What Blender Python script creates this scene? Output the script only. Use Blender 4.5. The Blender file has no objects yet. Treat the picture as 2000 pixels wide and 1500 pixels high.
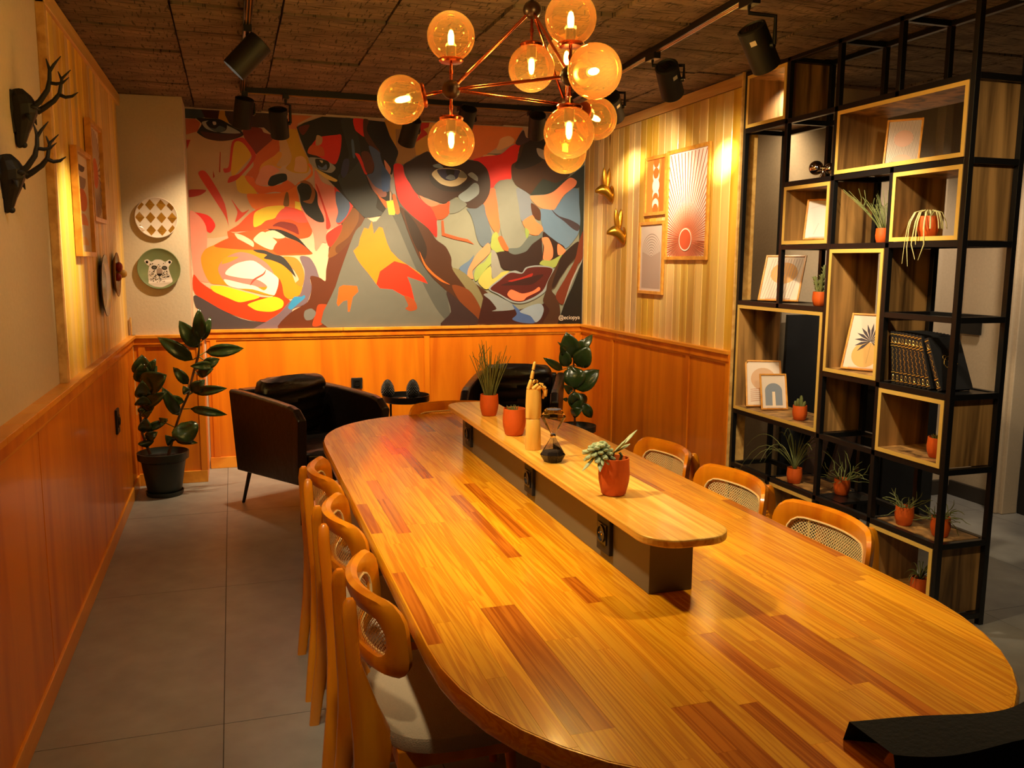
import bpy, bmesh, math, random
from mathutils import Vector, Matrix
from mathutils.geometry import tessellate_polygon
import numpy as np
random.seed(7)
S = bpy.context.scene
COL = bpy.context.collection
# ------------------------------------------------------------------ camera
CAMH = 1.55
FPX = 1686.55
_yaw, _pit, _rol = 0.312280, 0.140993, 0.00752972
_cy, _sy, _cp, _sp = math.cos(_yaw), math.sin(_yaw), math.cos(_pit), math.sin(_pit)
FWD = Vector((_sy*_cp, _cy*_cp, -_sp)); _r0 = Vector((_cy, -_sy, 0)); _u0 = _r0.cross(FWD)
RT = _r0*math.cos(_rol) + _u0*math.sin(_rol); UP = -_r0*math.sin(_rol) + _u0*math.cos(_rol)
cd = bpy.data.cameras.new('camera'); cam = bpy.data.objects.new('camera', cd); COL.objects.link(cam)
cd.sensor_width = 36; cd.lens = FPX*36/2000; cd.clip_start = 0.02
M = Matrix((RT, UP, -FWD)).transposed().to_4x4(); M.translation = (0, 0, CAMH)
cam.matrix_world = M; S.camera = cam

def at(px, py, ax, v):
    """point of the room seen at a photo pixel, on the plane ax = v (used as a tape measure)"""
    d = FWD + RT*((px-1000)/FPX) - UP*((py-750)/FPX)
    i = 'XYZ'.index(ax); o = (0, 0, CAMH)[i]; t = (v-o)/d[i]
    return Vector((0, 0, CAMH)) + d*t

# ------------------------------------------------------------------ world and exposure
w = bpy.data.worlds.new('world'); S.world = w; w.use_nodes = True
w.node_tree.nodes['Background'].inputs[0].default_value = (1.0, 0.78, 0.55, 1)
w.node_tree.nodes['Background'].inputs[1].default_value = 0.010
S.view_settings.view_transform = 'Standard'; S.view_settings.look = 'None'
S.view_settings.gamma = 1; S.view_settings.use_curve_mapping = False
S.view_settings.exposure = 1.15

def spot(loc, target, power, deg, blend=.5, col=(1, .80, .55), r=.03):
    l = bpy.data.lights.new('spot_light', 'SPOT'); l.energy = power; l.spot_size = math.radians(deg)
    l.spot_blend = blend; l.color = col; l.shadow_soft_size = r
    o = bpy.data.objects.new('spot_light', l); COL.objects.link(o); o.location = loc
    o.rotation_euler = (Vector(target)-Vector(loc)).to_track_quat('-Z', 'Y').to_euler(); return o
def point(loc, power, col=(.88, 1, .85), r=.02):
    l = bpy.data.lights.new('bulb_light', 'POINT'); l.energy = power; l.color = col; l.shadow_soft_size = r
    o = bpy.data.objects.new('bulb_light', l); COL.objects.link(o); o.location = loc; return o

# room measures
XL, XR, YB, YC, ZC, ZR = -.669, 2.777, 6.694, 6.30, 2.61, 1.04
XCOL = -.20      # right face of the plaster column
# unseen spots added to brighten the table, chairs, shelving, aisle floor and passage
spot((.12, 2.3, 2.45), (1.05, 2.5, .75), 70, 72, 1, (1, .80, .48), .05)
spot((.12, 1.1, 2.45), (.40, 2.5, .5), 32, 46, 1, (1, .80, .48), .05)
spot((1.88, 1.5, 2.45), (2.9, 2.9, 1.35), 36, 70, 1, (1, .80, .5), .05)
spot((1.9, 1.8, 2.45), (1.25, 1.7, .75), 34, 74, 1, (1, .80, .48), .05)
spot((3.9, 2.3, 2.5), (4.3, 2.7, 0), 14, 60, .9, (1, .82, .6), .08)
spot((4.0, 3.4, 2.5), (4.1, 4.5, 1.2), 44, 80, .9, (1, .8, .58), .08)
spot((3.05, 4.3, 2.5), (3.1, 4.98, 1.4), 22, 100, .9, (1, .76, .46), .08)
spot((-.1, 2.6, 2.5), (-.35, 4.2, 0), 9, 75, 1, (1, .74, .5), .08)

# ------------------------------------------------------------------ materials
def lin(c):
    return tuple(((x/255)/12.92 if x/255 <= .04045 else ((x/255+.055)/1.055)**2.4) for x in c)
def newmat(name):
    m = bpy.data.materials.new(name); m.use_nodes = True; nt = m.node_tree
    return m, nt, nt.nodes['Principled BSDF']
def plain(name, rgb, rough=.5, metal=0, coat=0, bump=0, bscale=40, var=0, emit=0):
    m, nt, b = newmat(name); c = lin(rgb)
    b.inputs['Base Color'].default_value = (*c, 1); b.inputs['Roughness'].default_value = rough
    b.inputs['Metallic'].default_value = metal; b.inputs['Coat Weight'].default_value = coat
    b.inputs['Coat Roughness'].default_value = .15
    if emit:
        b.inputs['Emission Color'].default_value = (*c, 1); b.inputs['Emission Strength'].default_value = emit
    if bump or var:
        tc = nt.nodes.new('ShaderNodeTexCoord'); n = nt.nodes.new('ShaderNodeTexNoise')
        n.inputs['Scale'].default_value = bscale; n.inputs['Detail'].default_value = 4
        nt.links.new(tc.outputs['Object'], n.inputs['Vector'])
        if bump:
            bp = nt.nodes.new('ShaderNodeBump'); bp.inputs['Strength'].default_value = bump
            bp.inputs['Distance'].default_value = .01
            nt.links.new(n.outputs['Fac'], bp.inputs['Height']); nt.links.new(bp.outputs[0], b.inputs['Normal'])
        if var:
            r = nt.nodes.new('ShaderNodeValToRGB'); r.color_ramp.elements[0].position = .3; r.color_ramp.elements[1].position = .7
            r.color_ramp.elements[0].color = (*[x*(1-var) for x in c], 1); r.color_ramp.elements[1].color = (*[min(1, x*(1+var)) for x in c], 1)
            nt.links.new(n.outputs['Fac'], r.inputs['Fac']); nt.links.new(r.outputs[0], b.inputs['Base Color'])
    return m
def wood(name, dark, light, scale=(14, 14, .9), rough=.4, coat=0, tone=.25, bands=0, knots=False, bump=.15, hue=0):
    """grain stretched along one object axis; every object gets its own offset and tone"""
    m, nt, b = newmat(name); N = nt.nodes.new; L = nt.links.new
    tc = N('ShaderNodeTexCoord'); oi = N('ShaderNodeObjectInfo'); mp = N('ShaderNodeMapping')
    mp.inputs['Scale'].default_value = scale
    off = N('ShaderNodeVectorMath'); off.operation = 'SCALE'; off.inputs[0].default_value = (37, 53, 11)
    L(oi.outputs['Random'], off.inputs['Scale'])
    ad = N('ShaderNodeVectorMath'); L(tc.outputs['Object'], mp.inputs['Vector'])
    L(mp.outputs[0], ad.inputs[0]); L(off.outputs[0], ad.inputs[1])
    n1 = N('ShaderNodeTexNoise'); n1.inputs['Scale'].default_value = 1; n1.inputs['Detail'].default_value = 5
    n1.inputs['Distortion'].default_value = .6; L(ad.outputs[0], n1.inputs['Vector'])
    fac = n1.outputs['Fac']
    if bands:
        wv = N('ShaderNodeMath'); wv.operation = 'MULTIPLY'; wv.inputs[1].default_value = bands; L(n1.outputs['Fac'], wv.inputs[0])
        fr = N('ShaderNodeMath'); fr.operation = 'PINGPONG'; fr.inputs[1].default_value = .5; L(wv.outputs[0], fr.inputs[0])
        mx = N('ShaderNodeMath'); mx.operation = 'MULTIPLY_ADD'; mx.inputs[1].default_value = .8; L(fr.outputs[0], mx.inputs[0])
        ml = N('ShaderNodeMath'); ml.operation = 'MULTIPLY'; ml.inputs[1].default_value = .55; L(n1.outputs['Fac'], ml.inputs[0])
        L(ml.outputs[0], mx.inputs[2]); fac = mx.outputs[0]
    r = N('ShaderNodeValToRGB'); r.color_ramp.elements[0].position = .32; r.color_ramp.elements[1].position = .62
    r.color_ramp.elements[0].color = (*lin(dark), 1); r.color_ramp.elements[1].color = (*lin(light), 1)
    L(fac, r.inputs['Fac'])
    hs = N('ShaderNodeHueSaturation'); L(r.outputs[0], hs.inputs['Color'])
    mr = N('ShaderNodeMapRange'); mr.inputs['To Min'].default_value = 1-tone; mr.inputs['To Max'].default_value = 1+tone*.6
    L(oi.outputs['Random'], mr.inputs['Value']); L(mr.outputs[0], hs.inputs['Value'])
    if hue:
        f2 = N('ShaderNodeMath'); f2.operation = 'MULTIPLY'; f2.inputs[1].default_value = 7.31; L(oi.outputs['Random'], f2.inputs[0])
        f3 = N('ShaderNodeMath'); f3.operation = 'FRACT'; L(f2.outputs[0], f3.inputs[0])
        m2 = N('ShaderNodeMapRange'); m2.inputs['To Min'].default_value = 1-hue; m2.inputs['To Max'].default_value = 1.05
        L(f3.outputs[0], m2.inputs['Value']); L(m2.outputs[0], hs.inputs['Saturation'])
    out = hs.outputs[0]
    if knots:
        v = N('ShaderNodeTexVoronoi'); v.inputs['Scale'].default_value = 1
        mp2 = N('ShaderNodeMapping'); mp2.inputs['Scale'].default_value = knots; L(tc.outputs['Object'], mp2.inputs['Vector'])
        ad2 = N('ShaderNodeVectorMath'); L(mp2.outputs[0], ad2.inputs[0]); L(off.outputs[0], ad2.inputs[1]); L(ad2.outputs[0], v.inputs['Vector'])
        kr = N('ShaderNodeValToRGB'); kr.color_ramp.elements[0].position = .035; kr.color_ramp.elements[1].position = .10
        kr.color_ramp.elements[0].color = (.25, .14, .08, 1); kr.color_ramp.elements[1].color = (1, 1, 1, 1); L(v.outputs['Distance'], kr.inputs['Fac'])
        mk = N('ShaderNodeMix'); mk.data_type = 'RGBA'; mk.blend_type = 'MULTIPLY'; mk.inputs[0].default_value = 1
        L(out, mk.inputs[6]); L(kr.outputs[0], mk.inputs[7]); out = mk.outputs[2]
    L(out, b.inputs['Base Color'])
    bp = N('ShaderNodeBump'); bp.inputs['Strength'].default_value = bump; bp.inputs['Distance'].default_value = .003
    L(fac, bp.inputs['Height']); L(bp.outputs[0], b.inputs['Normal'])
    b.inputs['Roughness'].default_value = rough; b.inputs['Coat Weight'].default_value = coat; b.inputs['Coat Roughness'].default_value = .12
    return m
def glassy(name, tint, gloss=.06, diff=0, gcol=(1, .95, .9)):
    m = bpy.data.materials.new(name); m.use_nodes = True; nt = m.node_tree; nt.nodes.clear(); N = nt.nodes.new; L = nt.links.new
    o = N('ShaderNodeOutputMaterial'); t = N('ShaderNodeBsdfTransparent'); t.inputs[0].default_value = (*tint, 1)
    g = N('ShaderNodeBsdfGlossy'); g.inputs['Roughness'].default_value = gloss; g.inputs['Color'].default_value = (*gcol, 1)
    lw = N('ShaderNodeLayerWeight'); lw.inputs['Blend'].default_value = .25
    mx = N('ShaderNodeMixShader'); L(lw.outputs['Fresnel'], mx.inputs[0]); L(t.outputs[0], mx.inputs[1]); L(g.outputs[0], mx.inputs[2])
    last = mx
    if diff:
        d = N('ShaderNodeBsdfTranslucent'); d.inputs[0].default_value = (1, .38, .05, 1)
        m2 = N('ShaderNodeMixShader'); m2.inputs[0].default_value = diff; L(mx.outputs[0], m2.inputs[1]); L(d.outputs[0], m2.inputs[2]); last = m2
    L(last.outputs[0], o.inputs[0]); return m
def vcol(name, rough=.6, bump=0, streak=0):
    m, nt, b = newmat(name); a = nt.nodes.new('ShaderNodeVertexColor'); a.layer_name = 'Col'
    src = a.outputs[0]
    if streak:
        tc = nt.nodes.new('ShaderNodeTexCoord'); n = nt.nodes.new('ShaderNodeTexNoise'); n.inputs['Scale'].default_value = 5
        n.inputs['Detail'].default_value = 6; n.inputs['Distortion'].default_value = 1.5; nt.links.new(tc.outputs['Object'], n.inputs['Vector'])
        mr = nt.nodes.new('ShaderNodeMapRange'); mr.inputs['To Min'].default_value = 1-streak; mr.inputs['To Max'].default_value = 1+streak
        nt.links.new(n.outputs['Fac'], mr.inputs['Value']); hs = nt.nodes.new('ShaderNodeHueSaturation')
        nt.links.new(src, hs.inputs['Color']); nt.links.new(mr.outputs[0], hs.inputs['Value']); src = hs.outputs[0]
    nt.links.new(src, b.inputs['Base Color']); b.inputs['Roughness'].default_value = rough; return m
def concrete(name):
    m, nt, b = newmat(name); N = nt.nodes.new; L = nt.links.new
    tc = N('ShaderNodeTexCoord'); oi = N('ShaderNodeObjectInfo')
    def tex(sc, rot, th0, th1, det=3, dist=0):
        mp = N('ShaderNodeMapping'); mp.inputs['Scale'].default_value = sc; mp.inputs['Rotation'].default_value = (0, 0, rot)
        L(tc.outputs['Object'], mp.inputs['Vector']); n = N('ShaderNodeTexNoise'); n.inputs['Scale'].default_value = 1
        n.inputs['Detail'].default_value = det; n.inputs['Distortion'].default_value = dist; L(mp.outputs[0], n.inputs['Vector'])
        r = N('ShaderNodeValToRGB'); r.color_ramp.elements[0].position = th0; r.color_ramp.elements[1].position = th1
        L(n.outputs['Fac'], r.inputs['Fac']); return r.outputs[0]
    base = tex((3, 7, 1), 0, .25, .75, 6, .5); st = tex((6, 80, 1), 0, .40, .425); s2 = tex((75, 11, 1), .5, .375, .39); msk = tex((3, 3, 1), 0, .45, .55)
    mx = N('ShaderNodeMix'); mx.data_type = 'RGBA'; L(base, mx.inputs[0])
    mx.inputs[6].default_value = (*lin((74, 60, 48)), 1); mx.inputs[7].default_value = (*lin((146, 122, 98)), 1)
    def mul(a, c, f=1):
        k = N('ShaderNodeMix'); k.data_type = 'RGBA'; k.blend_type = 'MULTIPLY'; k.inputs[0].default_value = f; L(a, k.inputs[6]); L(c, k.inputs[7]); return k.outputs[2]
    col = mul(mul(mx.outputs[2], st, .75), s2, .8)
    hs = N('ShaderNodeHueSaturation'); mr = N('ShaderNodeMapRange'); mr.inputs['To Min'].default_value = .8; mr.inputs['To Max'].default_value = 1.15
    L(oi.outputs['Random'], mr.inputs['Value']); L(mr.outputs[0], hs.inputs['Value']); L(col, hs.inputs['Color'])
    L(hs.outputs[0], b.inputs['Base Color']); b.inputs['Roughness'].default_value = .9
    bp = N('ShaderNodeBump'); bp.inputs['Strength'].default_value = .7; bp.inputs['Distance'].default_value = .02
    L(col, bp.inputs['Height']); L(bp.outputs[0], b.inputs['Normal']); return m

MT = dict(
 plaster=plain('plaster_paint', (200, 184, 160), .85, bump=.12, bscale=60, var=.03),
 greyplaster=plain('grey_plaster_paint', (188, 168, 140), .85, bump=.1, bscale=60, var=.04),
 tile=plain('stone_tile', (140, 138, 134), .42, bump=.10, bscale=7, var=.13),
 grout=plain('grout', (70, 62, 55), .9, bump=.1),
 conc=concrete('board_marked_concrete'),
 joint=plain('concrete_joint', (48, 36, 28), .95, bump=.2),
 wains=wood('orange_veneer', (198, 98, 8), (230, 132, 16), (7, 7, .7), .38, .25, .05, bump=.05),
 wrail=wood('orange_rail_wood', (212, 128, 26), (234, 156, 44), (9, 1.2, 9), .4, .2, .08, bump=.05),
 seam=plain('dark_seam', (70, 24, 8), .8),
 slat=wood('pine_slat', (208, 152, 50), (240, 196, 84), (9, 9, .45), .45, .1, .24, knots=(6, 6, 1.3), hue=.22),
 trimw=wood('pine_trim', (190, 140, 72), (224, 180, 105), (20, .6, 20), .45, .1, .05),
 parq=wood('pine_stave', (216, 134, 14), (242, 170, 30), (30, .9, 30), .27, .4, .16, bands=7, bump=.02),
 parqd=wood('dark_pine_stave', (168, 84, 10), (206, 118, 22), (26, .75, 26), .24, .5, .1, bands=8, bump=.02),
 shelfw=wood('raised_shelf_pine', (204, 146, 48), (236, 188, 84), (22, .8, 22), .35, .25, .1, bands=4),
 oak=wood('rustic_oak', (66, 42, 18), (184, 138, 78), (14, 14, 1.0), .5, 0, .1, knots=(4, 4, 1.6)),
 edge=plain('pale_edge_band', (224, 186, 92), .45),
 chair=wood('orange_beech', (208, 112, 8), (234, 146, 18), (12, 12, 1.5), .28, .45, .08),
 cane=plain('woven_cane', (248, 222, 160), .6),
 fabric=plain('beige_fabric', (176, 158, 132), .95, bump=.35, bscale=350, var=.06),
 leather=plain('black_leather', (26, 20, 18), .33, coat=.1, bump=.3, bscale=22),
 black=plain('black_metal', (18, 18, 19), .38, metal=.2, coat=.15),
 matt=plain('black_matt', (14, 13, 13), .6, bump=.05),
 copper=plain('copper_tube', (190, 92, 52), .22, metal=1),
 hub=plain('dark_bronze', (44, 22, 15), .35, metal=.5),
 olive=plain('olive_panel', (104, 94, 70), .55),
 terra=plain('terracotta', (206, 88, 18), .55, bump=.1, bscale=60),
 soil=plain('soil', (34, 24, 17), .95, bump=.8, bscale=90),
 leaf=plain('rubber_leaf', (42, 60, 24), .26, coat=.35, bump=.05, bscale=30, var=.15),
 stem=plain('brown_stem', (84, 56, 34), .7, bump=.2),
 gstem=plain('green_stem', (104, 110, 58), .6, var=.2),
 pstem=plain('pale_striped_leaf', (196, 190, 128), .5, var=.2),
 succ=plain('blue_green_succulent', (156, 168, 124), .5, var=.25),
 planter=plain('dark_green_plastic', (30, 38, 33), .45),
 maple=wood('pale_maple', (220, 162, 62), (238, 188, 88), (22, 22, 2), .42, .1, .03, bump=.05),
 sand=plain('black_sand', (36, 26, 20), .9, bump=.6, bscale=200),
 chrome=plain('chrome', (220, 210, 205), .06, metal=1),
 gold=plain('gold_paint', (196, 142, 44), .3, metal=.85),
 goldink=plain('gold_foil', (216, 176, 84), .3, metal=.6),
 silver=plain('silver_ink', (200, 196, 188), .3, metal=.5),
 frame=wood('honey_frame', (196, 128, 40), (224, 158, 62), (20, 20, 20), .4, .2, .04),
 paper=plain('print_paper', (222, 204, 186), .8),
 cover=plain('black_book_cover', (34, 34, 36), .42, bump=.05),
 page=plain('book_pages', (60, 58, 56), .8),
 jacket=plain('black_cloth', (7, 6, 6), .95, bump=.3, bscale=120),
 paint=vcol('mural_paint', .5, streak=.10), ink=vcol('print_ink', .7), glaze=vcol('plate_glaze', .2),
 glass=glassy('clear_glass', (.96, .93, .9), .03), amber=glassy('amber_glass', (1.0, .60, .18), .05, .03, (1, .62, .25)),
 screen=plain('grey_wall_panel', (52, 44, 36), .6), darkw=wood('dark_board', (40, 24, 14), (66, 42, 26), (10, 10, 1), .6),
 red=plain('red_enamel', (150, 30, 20), .4), greyg=plain('grey_glaze', (96, 96, 94), .3, coat=.3),
)
def emis(name, rgb, st):
    m = bpy.data.materials.new(name); m.use_nodes = True; nt = m.node_tree; nt.nodes.clear()
    e = nt.nodes.new('ShaderNodeEmission'); e.inputs[0].default_value = (*rgb, 1); e.inputs[1].default_value = st
    o = nt.nodes.new('ShaderNodeOutputMaterial'); nt.links.new(e.outputs[0], o.inputs[0]); return m
MT['bulb'] = emis('bulb_filament', (1, .70, .25), 22); MT['lens'] = emis('lamp_lens', (1, .86, .62), 5)

# ------------------------------------------------------------------ mesh helpers
class MB:
    def __init__(s): s.v = []; s.f = []; s.c = []
    def add(s, vs, fs, col=None):
        b = len(s.v); s.v += [tuple(v) for v in vs]; s.f += [tuple(b+i for i in f) for f in fs]
        if col is not None: s.c += [col]*len(fs)
        return s
    def box(s, x0, x1, y0, y1, z0, z1):
        v = [(x, y, z) for x in (x0, x1) for y in (y0, y1) for z in (z0, z1)]
        return s.add(v, [(0, 1, 3, 2), (4, 6, 7, 5), (0, 4, 5, 1), (2, 3, 7, 6), (0, 2, 6, 4), (1, 5, 7, 3)])
    def loft(s, rings, caps=True, closed=False):
        n = len(rings[0]); vs = [p for r in rings for p in r]; fs = []
        m = len(rings)
        for i in range(m if closed else m-1):
            for j in range(n):
                a = i*n+j; b = i*n+(j+1) % n; c = ((i+1) % m)*n+(j+1) % n; d = ((i+1) % m)*n+j
                fs.append((a, b, c, d))
        if caps and not closed: fs += [tuple(range(n))[::-1], tuple((m-1)*n+j for j in range(n))]
        return s.add(vs, fs)
    def tube(s, pts, r, n=8, caps=True, flat=1):
        pts = [Vector(p) for p in pts]; rs = r if isinstance(r, (list, tuple)) else [r]*len(pts)
        rings = []; ref = Vector((0, 0, 1))
        d0 = (pts[1]-pts[0]).normalized()
        if abs(d0.dot(ref)) > .9: ref = Vector((0, 1, 0))
        for i, p in enumerate(pts):
            d = (pts[min(i+1, len(pts)-1)]-pts[max(i-1, 0)]).normalized()
            a = ref-d*ref.dot(d)
            a = a.normalized() if a.length > 1e-6 else d.orthogonal().normalized()
            b = d.cross(a); ref = a
            rings.append([p+a*math.cos(2*math.pi*k/n)*rs[i]*flat+b*math.sin(2*math.pi*k/n)*rs[i] for k in range(n)])
        return s.loft(rings, caps)
    def lathe(s, prof, n=24, c=(0, 0, 0), caps=True, rot=0):
        c = Vector(c); return s.loft([[c+Vector((r*math.cos(2*math.pi*k/n+rot), r*math.sin(2*math.pi*k/n+rot), z)) for k in range(n)] for r, z in prof], caps)
    def ball(s, c, r, n=16, sc=(1, 1, 1)):
        m = n//2; c = Vector(c)
        return s.loft([[c+Vector((sc[0]*r*math.sin(math.pi*(i+.001)/(m+.002))*math.cos(2*math.pi*k/n), sc[1]*r*math.sin(math.pi*(i+.001)/(m+.002))*math.sin(2*math.pi*k/n), -sc[2]*r*math.cos(math.pi*(i+.001)/(m+.002)))) for k in range(n)] for i in range(m+1)])
    def prism(s, poly, z0, z1):
        n = len(poly); v = [(x, y, z0) for x, y in poly]+[(x, y, z1) for x, y in poly]
        return s.add(v, [tuple(range(n))[::-1], tuple(range(n, 2*n))]+[(i, (i+1) % n, n+(i+1) % n, n+i) for i in range(n)])
    def xf(s, m):
        s.v = [tuple(m @ Vector(v)) for v in s.v]; return s
    def mesh(s, name, mt, smooth=False, off=None):
        me = bpy.data.meshes.new(name); v = s.v
        if off is not None: v = [(a-off[0], b-off[1], c-off[2]) for a, b, c in v]
        me.from_pydata(v, [], s.f); me.materials.append(MT[mt] if isinstance(mt, str) else mt)
        if s.c:
            at_ = me.color_attributes.new('Col', 'FLOAT_COLOR', 'CORNER'); data = []
            for p in me.polygons: data += list(s.c[p.index]+(1.0,))*p.loop_total
            at_.data.foreach_set('color', data)
        bm = bmesh.new(); bm.from_mesh(me); bmesh.ops.recalc_face_normals(bm, faces=bm.faces); bm.to_mesh(me); bm.free()
        if smooth:
            me.polygons.foreach_set('use_smooth', [True]*len(me.polygons))
            try: me.set_sharp_from_angle(angle=math.radians(40))
            except Exception: pass
        return me
    def build(s, name, mt, parent=None, smooth=False, bevel=0, world=True, kind=None):
        off = None
        if parent is not None and world:
            off = parent.location if parent.parent is None else parent.location+parent.parent.location
        o = bpy.data.objects.new(name, s.mesh(name, mt, smooth, off)); COL.objects.link(o)
        if parent is not None: o.parent = parent
        if bevel:
            m = o.modifiers.new('bevel', 'BEVEL'); m.width = bevel; m.segments = 2; m.limit_method = 'ANGLE'
        if kind: o['kind'] = kind
        return o
def tag(o, label=None, cat=None, group=None, kind=None):
    if label: o['label'] = label
    if cat: o['category'] = cat
    if group: o['group'] = group
    if kind: o['kind'] = kind
    return o
def thing(name, label, cat, loc=(0, 0, 0), rz=0, group=None):
    o = bpy.data.objects.new(name, None); COL.objects.link(o); o.location = loc; o.rotation_euler = (0, 0, rz); o.empty_display_size = .05
    return tag(o, label, cat, group)
def dup(o, loc=None, rz=None, parent=None, label=None):
    c = o.copy(); COL.objects.link(c)
    if parent is not None: c.parent = parent
    if loc is not None: c.location = loc
    if rz is not None: c.rotation_euler = (0, 0, rz)
    if label: c['label'] = label
    for ch in list(o.children): dup(ch, parent=c)
    return c
def smoothpoly(p, k=4):
    n = len(p); out = []
    for i in range(n):
        p0, p1, p2, p3 = p[i-1], p[i], p[(i+1) % n], p[(i+2) % n]
        d = math.hypot(p2[0]-p1[0], p2[1]-p1[1])
        for j in range(k):
            t = j/k; t2 = t*t; t3 = t2*t; T = .42
            out.append(tuple((2*t3-3*t2+1)*p1[a]+(t3-2*t2+t)*T*(p2[a]-p0[a])+(-2*t3+3*t2)*p2[a]+(t3-t2)*T*(p3[a]-p1[a]) for a in (0, 1)))
    return out
def painted(name, mt, parent, mapf, polys, kind=None):
    """flat paint: each polygon a thin layer; mapf(u, v, layer) gives the point"""
    m = MB()
    for i, (col, pts, sm) in enumerate(polys):
        p = smoothpoly(pts) if sm else pts
        m.add([mapf(u, v, i) for u, v in p], [tuple(range(len(p)))], lin(col))
    me = bpy.data.meshes.new(name); off = parent.location if parent is not None else Vector()
    F = []; CL = []; vs = [Vector(v)-off for v in m.v]
    for (col, pts, sm), f in zip(polys, m.f):
        p = smoothpoly(pts) if sm else pts
        for t in tessellate_polygon([[Vector((a, b, 0)) for a, b in p]]):
            F.append(tuple(f[k] for k in t)); CL += list((*lin(col), 1.0))*3
    me.from_pydata(vs, [], F); a_ = me.color_attributes.new('Col', 'FLOAT_COLOR', 'CORNER'); a_.data.foreach_set('color', CL)
    me.materials.append(MT[mt])
    o = bpy.data.objects.new(name, me); COL.objects.link(o)
    if parent is not None: o.parent = parent
    if kind: o['kind'] = kind
    return o
def circ(cx, cy, rx, ry=None, n=20, a0=0, a1=360):
    ry = rx if ry is None else ry; full = a1-a0 >= 360
    return [(cx+rx*math.cos(math.radians(a0+(a1-a0)*i/(n if full else n-1))), cy+ry*math.sin(math.radians(a0+(a1-a0)*i/(n if full else n-1)))) for i in range(n)]
def stroke(pts, w):
    L = []; R = []
    for i, p in enumerate(pts):
        a = pts[max(0, i-1)]; b = pts[min(len(pts)-1, i+1)]; dx, dy = b[0]-a[0], b[1]-a[1]; l = math.hypot(dx, dy) or 1
        L.append((p[0]-dy/l*w/2, p[1]+dx/l*w/2)); R.append((p[0]+dy/l*w/2, p[1]-dx/l*w/2))
    return L+R[::-1]
# ================================================================== SETTING
def struct(name, mb, mt, parent=None, **k):
    o = mb.build(name, mt, parent, **k)
    if parent is None: o['kind'] = 'structure'
    return o
def piece(name, mesh, loc, parent, rot=None):
    o = bpy.data.objects.new(name, mesh); COL.objects.link(o); o.parent = parent; o.location = loc
    if rot: o.rotation_euler = rot
    return o
Y0 = -1.2; XE = 5.3
# floor with stone tiles
fl = struct('floor', MB().box(XL-.1, XE, Y0, YB+.1, -.06, -.004), 'grout')
tm = MB().box(-.3235, .3235, -.6485, .6485, -.006, 0).mesh('tile', 'tile')
for i in range(10):
    for j in range(7):
        cx = -.08-.325+.65*(i); cy = 4.183+.65-1.3*4+1.3*j
        if cy < YB+.4: piece('tile', tm, (cx, cy, 0), fl)
# ceiling of board-marked concrete panels
ce = struct('ceiling', MB().box(XL-.1, XE, Y0, YB+.1, ZC+.02, ZC+.12), 'joint')
jm = [MB().box(-.224, .224, -.2165, .2165, 0, .03).mesh('concrete_panel', 'conc') for _ in range(1)]
for i in range(14):
    for j in range(18):
        x = -.4375+.456*i; y = Y0+.1+.448*j
        if y < YB+.2 and x < XE: piece('concrete_panel', jm[0], (x+(j % 2)*.0, y, ZC+random.uniform(-.007, .004)), ce, (random.uniform(-.012, .012), random.uniform(-.012, .012), random.uniform(-.01, .01)))
# left wall: plaster, then pine slats; wainscot below
wl = struct('wall_left', MB().box(XL-.12, XL-.02, Y0, YB, 0, ZC+.02), 'plaster')
def wainscot(par, axis, pos, sgn, a0, a1, seams, batt, ledge):
    """axis 'Y': runs along Y on the plane X=pos, sgn = direction into the room"""
    def bx(mb, d0, d1, b0, b1, z0, z1):
        lo, hi = sorted((pos+sgn*d0, pos+sgn*d1))
        return mb.box(lo, hi, b0, b1, z0, z1) if axis == 'Y' else mb.box(b0, b1, lo, hi, z0, z1)
    ed = [a0]+list(seams)+[a1]
    for p, q in zip(ed[:-1], ed[1:]):
        bx(MB(), -.005, .010, p+.005, q-.005, .085, .975).build('wainscot_panel', 'wains', par, bevel=.001)
    for q in seams: bx(MB(), -.012, -.001, q-.03, q+.03, .02, .97).build('seam_backing', 'seam', par)
    for b in batt: bx(MB(), 0, .019, b-.022, b+.022, .085, .985).build('batten', 'wains', par, bevel=.002)
    bx(MB(), -.01, .026, a0, a1, .975, 1.018).build('rail_board', 'wains', par, bevel=.002)
    bx(MB(), -.01, .018, a0, a1, .958, .978).build('rail_moulding', 'wrail', par, bevel=.004)
    bx(MB(), -.01, .020, a0, a1, 0, .085).build('baseboard', 'wrail', par, bevel=.003)
    n = max(1, round((a1-a0)/ledge)); st = (a1-a0)/n
    for k in range(n): bx(MB(), -.025, .038, a0+st*k+.0008, a0+st*(k+1)-.0008, 1.018, ZR).build('ledge_board', 'wrail', par, bevel=.002)
wainscot(wl, 'Y', XL, 1, Y0, YC, (-.1, 1.6, 3.30, 5.04), (6.27,), .21)
YS = 3.95      # where the left slat panel starts
sm = MB().loft([[(0, -.0453, z), (0, .0453, z), (.012, .0453, z), (.016, .0415, z), (.016, -.0415, z), (.012, -.0453, z)] for z in (ZR, 2.53)]).mesh('slat', 'slat')
sr = MB().loft([[(.008, -.0453, z), (.008, .0453, z), (-.004, .0453, z), (-.008, .0415, z), (-.008, -.0415, z), (-.004, -.0453, z)] for z in (ZR, 2.53)]).mesh('slat', 'slat')
for k in range(26):
    y = YS+.046+.0912*k
    if y+.045 < YC+.02: piece('slat', sm, (XL-.016+random.uniform(-.0012, .0012), y, 0), wl)
MB().box(XL-.02, XL-.008, YS-.03, YC, ZR, ZC).build('slat_backing', 'trimw', wl)
MB().box(XL-.02, XL+.012, YS-.04, YS+.002, ZR, ZC-.02).build('end_trim', 'trimw', wl, bevel=.002)
MB().box(XL-.02, XL+.016, YS-.04, YC, 2.53, 2.60).build('top_trim', 'trimw', wl, bevel=.003)
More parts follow.
